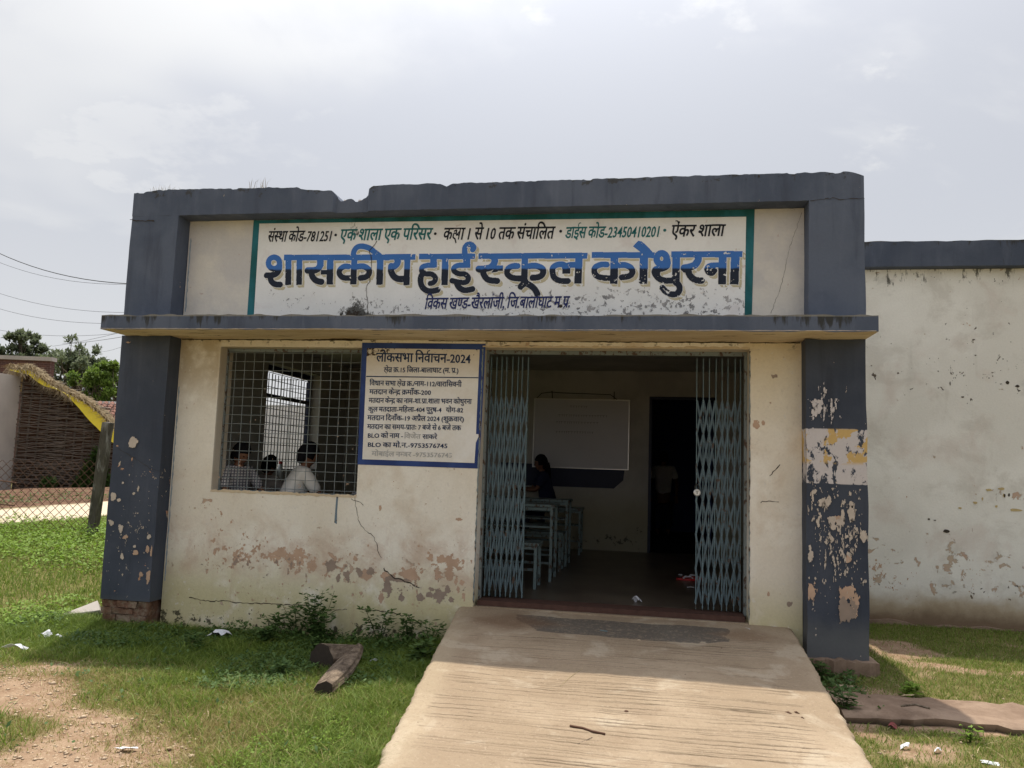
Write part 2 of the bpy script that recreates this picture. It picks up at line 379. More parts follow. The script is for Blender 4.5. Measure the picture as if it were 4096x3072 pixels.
def m_concrete():
    g = G('sandy_ramp_concrete', .95, .12); big = g.noise(1.1, 5, .55, .4, off=3); mid = g.noise(5, 8, .62, .2, off=5); fine = g.noise(70, 6, .7)
    c = g.mix(big.ss(.38, .64), (.315, .24, .165), (.395, .31, .22))
    c = g.mix(mid.ss(.46, .66)*.65, c, (.30, .225, .155))
    c = g.mix(g.noise(2.4, 8, .6, .5, off=12).ss(.52, .62)*.6, c, (.47, .395, .30))
    c = g.mix(g.noise(26, 6, .7, off=2).ss(.56, .70)*.4, c, (.22, .155, .10))
    # reddish dusty wear and a dark bare patch by the sill
    d = (g.x-4.55).abs().ss(.95, .80)*g.y.ss(-.46, -.36)*(1-g.y.ss(.02, .10)); pn = g.noise(3.2, 7, .6, .4, off=4)
    k = (d+pn*1.1-.62-((g.x-4.6).abs()*.42)-(g.y+.02).abs()*.9).ss(.42, .46)
    c = g.mix(k*.85, c, g.mix(g.noise(22, 6, .7).ss(.52, .6), (.105, .095, .085), (.20, .165, .13)))
    dd = (1-((g.x-3.72).abs()+(g.y+.16).abs()*1.6).ss(.15, .62)); c = g.mix(dd*.7, c, (.17, .10, .06))
    dd = (1-((g.x-5.5).abs()+(g.y+.12).abs()*1.6).ss(.1, .4)); c = g.mix(dd*.6, c, (.22, .14, .085))
    ed = (1-(g.x-3.26+(g.y*.115)).ss(.02, .18)); c = g.mix(ed*.4, c, (.44, .36, .25))
    c = g.scale(c, fine*.26+.87); c = g.mix(g.noise(38, 8, .75, off=77).ss(.54, .66)*.45, c, (.20, .15, .105)); c = g.mix(g.noise(44, 7, .75, off=87).ss(.56, .68)*.4, c, (.55, .46, .35))
    # wavy brushed anti-slip grooves
    c = g.mix(g.attr('tint').ss(.05, .7)*.75, c, (.11, .082, .055))
    c = g.mix((g.voro(60, off=4).ss(.16, .06))*.35, c, (.58, .50, .40))
    return g.done(c, mid*.5+fine*.7, .008, 1.)
def m_ground():
    g = G('earth_and_turf', 1.0, .05); big = g.noise(1.6, 6, .6, .3); mid = g.noise(8, 8, .65, off=2); fine = g.noise(60, 7, .7)
    t = g.attr('tint')
    dirt = g.mix(mid.ss(.35, .65), (.26, .17, .11), (.345, .245, .165))
    dirt = g.mix(g.voro(34).ss(.30, .12)*.55, dirt, (.50, .40, .28))
    turf = g.mix(mid.ss(.35, .65), (.12, .105, .04), (.19, .165, .07))
    c = g.mix((t+mid*.35-.17).ss(.30, .60), dirt, turf)
    p = g.attr('path'); c = g.mix(p, c, g.mix(mid.ss(.3, .7), (.52, .43, .32), (.60, .51, .39)))
    r = g.attr('red'); c = g.mix((r+mid*.3-.15).ss(.35, .6), c, g.mix(mid.ss(.3, .7), (.12, .07, .05), (.20, .125, .085)))
    c = g.scale(c, fine*.3+.85)
    return g.done(c, mid*.8+fine*.4, .02, .9)
def m_blade(name='grass_blades', a=(.10, .165, .022), b=(.21, .285, .05), dry=(.36, .29, .13)):
    g = G(name, .6, .3); t = g.attr('tint')
    c = g.mix(t.ss(0, .6), a, b); c = g.mix(t.ss(.75, 1.), c, dry)
    g.done(c)
    tr = g.nt.nodes.new('ShaderNodeBsdfTranslucent'); g.nt.links.new(c, tr.inputs[0])
    mx = g.nt.nodes.new('ShaderNodeMixShader'); mx.inputs[0].default_value = .35
    o = g.nt.nodes['Material Output']; g.nt.links.new(g.b.outputs[0], mx.inputs[1]); g.nt.links.new(tr.outputs[0], mx.inputs[2]); g.nt.links.new(mx.outputs[0], o.inputs[0])
    return g.mat
def m_steel(name, col, rust=.5, off=0):
    g = G(name, .55, .35); n = g.noise(28, 8, .65, off=off, sz=.6); m = g.noise(4, 4, off=off)
    c = g.mix(m.ss(.3, .7), tuple(v*.85 for v in col), col); c = g.mix((n-(.70-rust*.12)).ss(0, .03), c, (.075, .045, .03))
    return g.done(c, n, .002, .5)

M = dict(
    cream=m_cream(), wing=m_wing(), navy=m_navy('slate_blue_paint', chips=.5), navyslab=m_navy('slate_blue_ledge_paint', streak=2.772, chips=.5),
    navyleft=m_navy('shaded_column_paint', dark=.60, chips=2), navyright=m_navy('shaded_column_worn_paint', dark=.52, right=True),  # lower column paint darkened in its colour for the shade under the ledge
    coping=m_navy('navy_coping_paint', dark=.8, streak=4.02), soffit=m_soffit(), sign=m_sign(), side=m_signside(), ramp=m_concrete(), ground=m_ground(),
    blade=m_blade(), weed=m_blade('weed_leaves', (.05, .105, .025), (.10, .17, .045), (.22, .26, .06)),
    lime=m_blade('lime_creeper_leaves', (.13, .22, .02), (.20, .32, .035), (.28, .36, .06)),  # bright lime-green leaf colour
    mango=m_blade('mango_leaves', (.10, .125, .075), (.18, .215, .12), (.26, .28, .17)), neem=m_blade('neem_leaves', (.09, .15, .025), (.17, .25, .045), (.2, .25, .05)),
    bark=flat('tree_bark', (.10, .075, .055)), wood=None, gate=m_steel('grey_teal_gate_paint', (.165, .25, .285), 1.0), gatedark=m_steel('grey_teal_lattice_paint', (.10, .15, .18), .9, 4), desk=m_steel('pale_teal_desk_paint', (.16, .225, .235), 1.3, 5),
    grille=m_steel('grey_grille_paint', (.20, .23, .235), .3, 9), frame=m_steel('chipped_frame_paint', (.20, .235, .24), 1.3, 3), blackiron=flat('black_iron', (.02, .02, .02), .5),
    room=None, floor=None, blue=None, teal=None, ink=None, inner=None)
def mk(name, f): M[name] = f
_a, _b = on(980+700/3.7707, 840+897/3.7707, 1, .19), on(2560+1200/3.607, 820+912/3.607, 1, .19); TSL = -(_b.z-_a.z)/(_b.x-_a.x); TZ = _a.z+_a.x*TSL
g = G('board_blue_paint', .7, .3); n = g.noise(3, 5, off=3)
c = g.mix(n.ss(.4, .65), (.022, .045, .17), (.036, .075, .25)); c = g.mix((g.noise(16, 8, .65, off=4, sx=.5)-.70).ss(0, .02), c, (.55, .55, .55)); mk('blue', g.done(c, n, .002, .4))
g = G('teal_border_paint', .75, .25); n = g.noise(4, 6, .6, sz=.5, off=3)
c = g.mix(n.ss(.38, .62), (.014, .10, .105), (.025, .16, .20)); mk('teal', g.done(c, n, .002, .4))
g = G('notice_white_paint', .8, .25); n = g.noise(4, 6, .6, off=3); z = g.z
c = g.mix(n.ss(.4, .6), (.74, .71, .66), (.80, .785, .76)); c = g.mix(z.ss(2.25, 2.5)*.5, c, (.60, .50, .38))
c = g.mix((g.noise(26, 8, .7, .3, off=6)-(.80-z.ss(2.42, 2.56)*.22-(1-g.x.ss(2.34, 2.6))*z.ss(2.3, 2.5)*.09)).ss(0, .02), c, (.06, .04, .03))
mk('notice', g.done(g.scale(c, g.noise(50, 5)*.12+.94), n, .002, .4))
g = G('interior_grey_wash', .95, .1); n = g.noise(2, 6, .6, off=3)
c = g.mix(n.ss(.4, .6), (.38, .37, .35), (.45, .44, .41)); c = g.mix((1-(g.z+n*.2).ss(1.0, 1.5))*.7, c, (.34, .31, .20)); c = g.mix((g.noise(9, 7, .7, off=8)-(.78-(1-g.z.ss(.6, 1.1))*.2)).ss(0, .05)*.8, c, (.06, .06, .05))
mk('room', g.done(c, n, .004, .5))
g = G('polished_cement_floor', .32, .4); n = g.noise(3, 7, .6, off=3)
mk('floor', g.done(g.mix(n.ss(.35, .65), (.085, .065, .05), (.13, .105, .08)), n, .002, .3))
g = G('title_paint_blue_over_navy', .6, .3)
w = g.noise(22, 4, .6)
c = g.mix((g.z+w*.03+g.x*TSL).ss(TZ+.003, TZ+.023), (.010, .016, .034), (.045, .165, .50)); c = g.scale(c, g.noise(6, 4)*.3+.85)
mk('title', g.done(c, w, .001, .3))
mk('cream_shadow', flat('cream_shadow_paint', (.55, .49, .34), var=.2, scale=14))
def m_ink(name, col, wear=.0):
    g = G(name, .7, .2); n = g.noise(30, 6, .65, off=3)
    return g.done(g.mix((n-(.70-wear)).ss(0, .03), col, (.66, .64, .62)))
M['ink'] = m_ink('black_lettering', (.018, .02, .028)); M['tealink'] = m_ink('teal_lettering', (.02, .15, .16), .04); M['navyink'] = m_ink('navy_lettering', (.025, .035, .13), .03)
M['noticeink'] = m_ink('notice_lettering', (.02, .04, .10), .0); M['faint'] = m_ink('faded_grey_lettering', (.42, .42, .42), .12)
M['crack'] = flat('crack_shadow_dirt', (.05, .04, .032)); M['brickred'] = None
g = G('raw_brick_plinth', .95, .1); n = g.noise(14, 8, .7)
M['brickred'] = g.done(g.mix(g.noise(6, 7, .7, off=9).ss(.45, .6), g.mix(n.ss(.35, .65), (.12, .06, .042), (.24, .14, .095)), (.27, .21, .155)), n, .03, 1.)
g = G('weathered_wood', .9, .1); n = g.noise(16, 9, .75, sx=1.6, sy=.5); 
M['wood'] = g.done(g.mix(n.ss(.35, .65), (.10, .075, .058), (.30, .235, .175)), n, .02, 1.)
M['packet'] = flat('dull_red_packet', (.22, .06, .06), var=.4, scale=40); M['endwood'] = flat('dark_cut_wood', (.045, .035, .028), var=.4, scale=30); M['twig'] = flat('grey_brown_twigs', (.15, .12, .10), var=.5, scale=5); M['paper'] = flat('white_paper_litter', (.70, .71, .76), var=.1)
M['thatch'] = flat('dry_thatch', (.38, .30, .19), var=.35, scale=6); M['tarp'] = flat('yellow_plastic_sheet', (.75, .60, .02), .35, .5, .15, 8)
M['mud'] = flat('grey_mud_plaster', (.42, .38, .35), var=.25, scale=2); M['oldbrick'] = None
def m_oldbrick():
    g = G('old_brown_brick', .95, .1); n = g.noise(4, 6, .6)
    b = g.nt.nodes.new('ShaderNodeTexBrick'); b.inputs['Scale'].default_value = 4.2; b.inputs['Mortar Size'].default_value = .012
    b.inputs['Color1'].default_value = (.14, .065, .05, 1); b.inputs['Color2'].default_value = (.09, .05, .045, 1); b.inputs['Mortar'].default_value = (.20, .15, .13, 1)
    g.nt.links.new(g.vec(1, 1, 1), b.inputs[0]); mp = g.nt.nodes.new('ShaderNodeMapping'); mp.inputs['Rotation'].default_value = (R(90), 0, 0)
    g.nt.links.new(g.pos, mp.inputs[0]); g.nt.links.new(mp.outputs[0], b.inputs[0])
    return g.done(g.mix(n.ss(.5, .7)*.4, b.outputs[0], (.08, .06, .055)), n, .02, .6)
M['oldbrick'] = m_oldbrick(); M['smear'] = flat('blue_grey_smear', (.30, .36, .42), var=.25, scale=20); M['pinkbare'] = flat('bare_pink_plaster', (.50, .345, .25), var=.3, scale=9); M['palebare'] = flat('bare_pale_plaster', (.52, .45, .385), var=.3, scale=14); M['whitebare'] = flat('old_white_coat', (.56, .52, .52), var=.2, scale=30)
M['tile'] = flat('red_clay_roof_tile', (.20, .095, .07), var=.35, scale=5)
g = G('stained_concrete_post', .95, .1); n = g.noise(5, 7, .65, sz=.35)
M['post'] = g.done(g.mix((g.noise(9, 7, .7, sz=.2, off=4)-.50).ss(0, .12), g.mix(n.ss(.4, .6), (.075, .068, .058), (.125, .112, .098)), (.26, .25, .24)), n, .01, 1.)
M['rust'] = flat('rusty_sill_iron', (.085, .045, .035), var=.4, scale=18); M['skin'] = flat('brown_skin', (.16, .075, .045), .55, .35, .1); M['hair'] = flat('black_hair', (.006, .006, .008), .85, .1)
M['shirt'] = flat('white_school_shirt', (.62, .60, .56), .9, .1, .06, 6); M['shirtgrey'] = flat('grey_beige_shirt', (.38, .34, .32), .9, .1, .08, 6); M['navycloth'] = flat('navy_cloth', (.02, .025, .055), .9, .1)
g = G('checked_shirt', .9, .1)
def lines(s, f): 
    n = s.g.nt.nodes.new('ShaderNodeMath'); n.operation = 'FRACT'; s.g.nt.links.new((s*f).k, n.inputs[0]); return S(s.g, n.outputs[0])
a = lines(g.z, 38).ss(.62, .66).max(lines(g.x+g.y*.4, 38).ss(.62, .66)); M['check'] = g.done(g.mix(a*.85, (.50, .48, .46), (.06, .06, .09)))
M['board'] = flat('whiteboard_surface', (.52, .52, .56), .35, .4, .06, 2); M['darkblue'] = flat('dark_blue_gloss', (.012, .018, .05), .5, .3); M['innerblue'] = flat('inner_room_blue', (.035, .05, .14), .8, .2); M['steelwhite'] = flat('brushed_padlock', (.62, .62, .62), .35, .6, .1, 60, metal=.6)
M['stone'] = None
g = G('muddy_step_slab', .95, .1); n = g.noise(4, 7, .6); f = g.noise(50, 6, .7)
c = g.mix(n.ss(.35, .65), (.21, .145, .105), (.31, .225, .165)); c = g.mix((1-g.z.ss(.07, .135))*.85, c, (.045, .04, .03)); M['stone'] = g.done(g.scale(c, f*.3+.85), n+f*.5, .01, 1.)
M['white'] = flat('white_backdrop_paint', (.62, .62, .62), var=.05, scale=2); M['red'] = flat('red_plastic', (.45, .02, .02), .4, .4); M['plasticclear'] = flat('clear_plastic_bottle', (.55, .60, .60), .15, .6, .05)  # white: only for the backdrop added to brighten the side window
M['straw'] = flat('dry_straw', (.40, .32, .19), var=.3, scale=9); M['pebble'] = flat('pale_pebble', (.48, .37, .26), var=.3, scale=9); M['leafbrown'] = flat('dead_leaf', (.11, .06, .04), var=.3)
M['yellow'] = flat('yellow_wrapper', (.75, .60, .05), .4, .4)

# ------------------------------------------------------------------ ground
FLOOR = .43; Z0 = .07
def gz(x, y):
    x = np.asarray(x, float); y = np.asarray(y, float)
    z = Z0+(fnoise(x, y, .9, 1)-.5)*.05+(fnoise(x, y, 4., 2)-.5)*.022
    rise = sstep(0, 10, y)*sstep(.2, -3.2, x)*.62
    z = z+rise
    bank = np.exp(-((d_path(x, y)-3.4)/.9)**2)*.16*(y > 2)
    z = z+bank*sstep(-3, -5, x)
    z = z+.06*sstep(-.9, .2, y)*sstep(5.9, 6.2, x)
    z = z-.03*sstep(3, 12, y)*(x > 0)
    return z
PA, PB = np.array([-5.6, 4.6]), np.array([-3.3, 7.6])
def d_path(x, y):
    """signed distance across the dirt lane (0 = its near edge), running from lower left to upper right"""
    t = (PB-PA)/np.linalg.norm(PB-PA); n = np.array([-t[1], t[0]])
    return (x-PA[0])*n[0]+(y-PA[1])*n[1]
def turf(x, y):
    """1 = dense grass, 0 = bare earth"""
    n = fnoise(x, y, 1.1, 5); n2 = fnoise(x, y, 3.1, 8)
    fr = -1.45-.75*sstep(.3, 2.2, x)-1.3*sstep(2.1, 3.2, x)     # front limit of the lawn
    t = sstep(-.75, .75, (y-fr)+(n-.5)*1.2+(n2-.5)*.7)
    t = np.maximum(t, .75*sstep(-2.15, -2.5, y)*sstep(1.9, 1.4, x)*1.0)
    rt = .85*sstep(-.25, .35, (n2-.5)*1.4+(n-.5)+.32-.22*np.exp(-((x-6.9)/.45)**2-((y-.55)/.35)**2))
    rt = np.maximum(rt, sstep(1.15, 1.8, y)*.75)
    t = np.where(x > 5.5, rt, t)
    return np.clip(t, 0, 1)
def axis_pts(a, b, fine, lo, hi):
    p = list(np.arange(a, b, fine)); s = fine; v = b
    while v < hi: p.append(v); s *= 1.35; v += s
    p.append(hi); s = fine; v = a; q = []
    while v > lo: s *= 1.35; v -= s; q.append(max(v, lo))
    return np.array(sorted(set(q+p)))
gx = axis_pts(-9, 10, .09, -900, 900); gy = axis_pts(-4.2, 12, .09, -900, 1500)
GX, GY = np.meshgrid(gx, gy); GZ = gz(GX, GY); nx, ny = len(gx), len(gy)
idx = np.arange(nx*ny).reshape(ny, nx)
F = np.stack([idx[:-1, :-1], idx[:-1, 1:], idx[1:, 1:], idx[1:, :-1]], -1).reshape(-1, 4)
dp = d_path(GX, GY); nn = fnoise(GX, GY, 2.0, 3)
lane = sstep(-.12, .12, dp+(nn-.5)*.5)*sstep(2.0, 1.7, dp+(nn-.5)*.4)*(GX < -1.5)
red = np.clip(sstep(1.7, 2.1, dp)*sstep(6.0, 4.6, dp)*(GX < -3), 0, 1)
ground = np_mesh('ground', np.stack([GX, GY, GZ], -1).reshape(-1, 3), F, M['ground'], smooth=True, attr=turf(GX, GY).ravel()*(np.abs(GX) < 60).ravel()+.5*(np.abs(GX) >= 60).ravel())
for nm, A in (('path', lane), ('red', red)):
    a = ground.data.attributes.new(nm, 'FLOAT', 'POINT'); a.data.foreach_set('value', A.ravel().astype(np.float32))
tag(ground, 'earth yard with turf and a pale dirt lane', kind='structure')

# ------------------------------------------------------------------ the school
school = empty('school_building', (3.2, 2.5, 0), 'single-storey school with slate-blue frame, painted name board and folding gate', 'building')
XW = 6.4057; ZS0, ZS1, ZB0, ZT = 2.644, 2.770, 3.763, 4.003; YW, YU, YS, YI = .175, .19, -.34, .40
WX0, WX1, WZ0, WZ1 = .885, 2.262, 1.268, 2.575; GX0, GX1 = 3.335, 5.558
def jit(n, amp, seed):
    r = np.random.default_rng(seed); a = r.normal(size=n); k = np.convolve(a, [.25, .5, .25], 'same'); return k*amp
def strip(name, xs, zb, zt, y0, y1, mats, parent, yf=None, capx=True):
    """solid whose outline is given as bottom and top heights along x; y0/y1 front and back"""
    n = len(xs); v = []; yf = [0]*n if yf is None else yf
    for i in range(n): v += [(xs[i], y0+yf[i], zb[i]), (xs[i], y0+yf[i], zt[i]), (xs[i], y1, zt[i]), (xs[i], y1, zb[i])]
    f = []; m = []
    for i in range(n-1):
        a, b = i*4, (i+1)*4
        f += [(a, b, b+1, a+1), (a+1, b+1, b+2, a+2), (a+2, b+2, b+3, a+3), (a+3, b+3, b, a)]; m += [0, 0, 0, 1 if len(mats) > 1 else 0]
    f += [(0, 1, 2, 3), ((n-1)*4+3, (n-1)*4+2, (n-1)*4+1, (n-1)*4)]; m += [0, 0]
    return mesh_obj(name, v, f, None, parent, False, m, mats)
# front wall round the window and the gate
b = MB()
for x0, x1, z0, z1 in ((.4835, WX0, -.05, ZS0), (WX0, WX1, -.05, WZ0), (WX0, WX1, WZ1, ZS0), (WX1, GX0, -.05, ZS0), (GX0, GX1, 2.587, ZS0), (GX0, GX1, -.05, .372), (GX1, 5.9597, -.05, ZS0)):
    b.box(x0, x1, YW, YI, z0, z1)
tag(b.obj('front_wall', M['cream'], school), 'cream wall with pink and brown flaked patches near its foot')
# window and gate reveals of uneven worn plaster edge
def ragged(name, pts, w, seed, mat, y=YW-.004, parent=school):
    """thin uneven strip of old plaster in the wall plane"""
    r = random.Random(seed); v = []; f = []
    P = []
    for (xa, za), (xb, zb) in zip(pts[:-1], pts[1:]):
        k = max(2, int(math.hypot(xb-xa, zb-za)/.025))
        for i in range(k): P.append((xa+(xb-xa)*i/k, za+(zb-za)*i/k))
    P.append(pts[-1])
    for i, (x, z) in enumerate(P):
        q = P[min(i+1, len(P)-1)]; p = P[max(i-1, 0)]; dx, dz = q[0]-p[0], q[1]-p[1]; l = math.hypot(dx, dz) or 1; nx_, nz_ = -dz/l, dx/l
        a = w*r.uniform(.25, 1); c_ = w*r.uniform(.1, .5)
        v += [(x+nx_*a, y, z+nz_*a), (x-nx_*c_, y, z-nz_*c_)]
    for i in range(len(P)-1): f.append((2*i, 2*i+1, 2*i+3, 2*i+2))
    return mesh_obj(name, v, f, mat, parent)
# columns
def column(name, x0, x1, z0, z1, mats, seed, y1=YI, label=None):
    n = max(4, int((z1-z0)/.12)); zs = np.linspace(z0, z1, n); v = []; f = []
    jl = jit(n, .005, seed); jr = jit(n, .005, seed+1); jf = jit(n, .003, seed+2)
    for i, z in enumerate(zs):
        v += [(x0+jl[i], jf[i], z), (x1+jr[i], jf[i], z), (x1+jr[i], y1, z), (x0+jl[i], y1, z)]
    for i in range(n-1):
        a, c_ = i*4, i*4+4; f += [(a, a+1, c_+1, c_), (a+1, a+2, c_+2, c_+1), (a+2, a+3, c_+3, c_+2), (a+3, a, c_, c_+3)]
    f += [(3, 2, 1, 0), (n*4-4, n*4-3, n*4-2, n*4-1)]
    o = mesh_obj(name, v, f, mats, school)
    if label: o['label'] = label
    return o
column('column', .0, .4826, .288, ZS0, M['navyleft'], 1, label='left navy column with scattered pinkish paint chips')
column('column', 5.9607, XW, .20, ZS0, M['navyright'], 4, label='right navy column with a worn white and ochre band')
column('upper_column', .0, .4735, ZS1, ZB0, M['navy'], 7); column('upper_column', 5.9873, XW, ZS1, ZB0, M['navy'], 10)
# brick plinth under the left column: bricks one by one
pl = MB(); pl.box(.035, .45, .03, .38, -.1, .287); plo = pl.obj('column_plinth', M['brickred'], school); plo['label'] = 'exposed red-brown brick footing under the left column'
r = random.Random(3)
for row in range(4):
    x = .012-(row % 2)*.0
    while x < .45:
        w = min(r.choice((.11, .2, .15)), .468-x)
        bb = MB(); d = r.uniform(-.008, .012); bb.box(x+.004, x+w-.004, .012+d, .06, .045+row*.061, .045+row*.061+.053)
        o = bb.obj('brick', M['brickred'], plo)
        for vv in o.data.vertices: vv.co += Vector((r.uniform(-.007, .007), r.uniform(-.014, .008), r.uniform(-.007, .007)))
        x += w
# rubble foot of the right column
xs = np.linspace(5.93, 6.46, 22); strip('column_footing', xs, [-.05]*22, .212+np.abs(jit(22, .02, 31)), -.06, .3, [M['stone']], school, yf=jit(22, .03, 32))['label'] = 'crumbling mortar foot of the right column'
# canopy ledge
xs = np.linspace(.035, XW+.003, 150); zt = ZS1+jit(150, .007, 41); zb = ZS0+jit(150, .004, 42); zb[40:58] += .012*np.sin(np.linspace(0, np.pi, 18))
strip('canopy_ledge', xs, zb, zt, YS, YI, [M['navyslab'], M['soffit']], school, yf=jit(150, .004, 43))['label'] = 'projecting slate-blue concrete ledge with black algae streaks'
# top beam with the broken notch
def ztop(x):
    pts = [(0, 3.985), (.3, 4.012), (1.3, 4.000), (1.62, 3.995), (1.66, 3.975), (1.95, 3.955), (1.99, 3.925), (2.01, 3.885), (2.05, 3.862), (2.09, 3.885), (2.14, 3.880), (2.17, 3.858), (2.22, 3.872), (2.25, 3.898), (2.27, 3.892), (2.29, 3.958), (2.33, 3.990), (2.6, 3.995), (2.94, 3.992), (3.0, 3.965), (3.05, 3.99), (4.3, 3.992), (6.28, 3.995), (6.33, 3.985), (XW, 3.955)]
    return np.interp(x, *zip(*pts))
xs = np.linspace(0, XW, 330); _r = np.random.default_rng(51); zt = ztop(xs)+jit(330, .0028, 51)+np.repeat(_r.normal(size=66)*.0012, 5)-.010*np.repeat(_r.random(110) > .92, 3); strip('top_beam', xs, ZB0+jit(330, .0012, 52), zt, 0, .43, [M['navy']], school, yf=jit(330, .002, 53)+(.035*((xs > 1.98) & (xs < 2.29))*(zt < 3.93)))['label'] = 'slate-blue parapet beam with a broken notch in its top edge'
b = MB(); r = random.Random(5)
for k in range(16): b.ball((2.0+r.random()*.3, .12+r.random()*.2, 3.885+r.random()*.012), r.uniform(.015, .04), .03, r.uniform(.01, .022), 6, 4)
b.obj('broken_mortar', M['mud'], school)
# recessed parapet wall with the painted name board
b = MB(); b.box(.4735, 5.9873, YU, .42, ZS1, ZB0); b.obj('parapet_wall', M['side'], school)
def P2(px, py, Y=YU): p = on(px, py, 1, Y); return (p.x, p.z)
def quad_sheet(name, pts, y, mat, parent, th=.002):
    n = len(pts); v = [(x, y, z) for x, z in pts]+[(x, y+th, z) for x, z in pts]
    f = [tuple(range(n)), tuple(range(2*n-1, n-1, -1))]+[(i, (i+1) % n, (i+1) % n+n, i+n)[::-1] for i in range(n)]
    o = mesh_obj(name, v, f, mat, parent)
    bm = bmesh.new(); bm.from_mesh(o.data); bmesh.ops.recalc_face_normals(bm, faces=bm.faces); bm.to_mesh(o.data); bm.free(); return o
bl, br = 1.123, 5.545; cr1 = lambda x, y: (980+x/3.7707, 840+y/3.7707); cr4 = lambda x, y: (2560+x/3.607, 820+y/3.607)
TL, BL = P2(*cr1(135, 120)), P2(*cr1(35, 1575)); TR, BR = P2(*cr4(1655, 60)), P2(*cr4(1610, 1572))
iTL, iBL = P2(*cr1(222, 208)), P2(*cr1(142, 1560)); iTR, iBR = P2(*cr4(1530, 172)), P2(*cr4(1505, 1575))
zt_, zb_ = ZB0-.002, ZS1+.006
sb = quad_sheet('name_board', [(TL[0], zt_), (BL[0], zb_), (BR[0], zb_), (TR[0], zt_)], YU-.003, M['teal'], school)
sb['label'] = 'painted name board with teal border below the parapet beam'
quad_sheet('white_field', [(iTL[0], iTL[1]), (iBL[0], zb_+.012), (iBR[0], zb_+.004), (iTR[0], iTR[1])], YU-.006, M['sign'], sb)

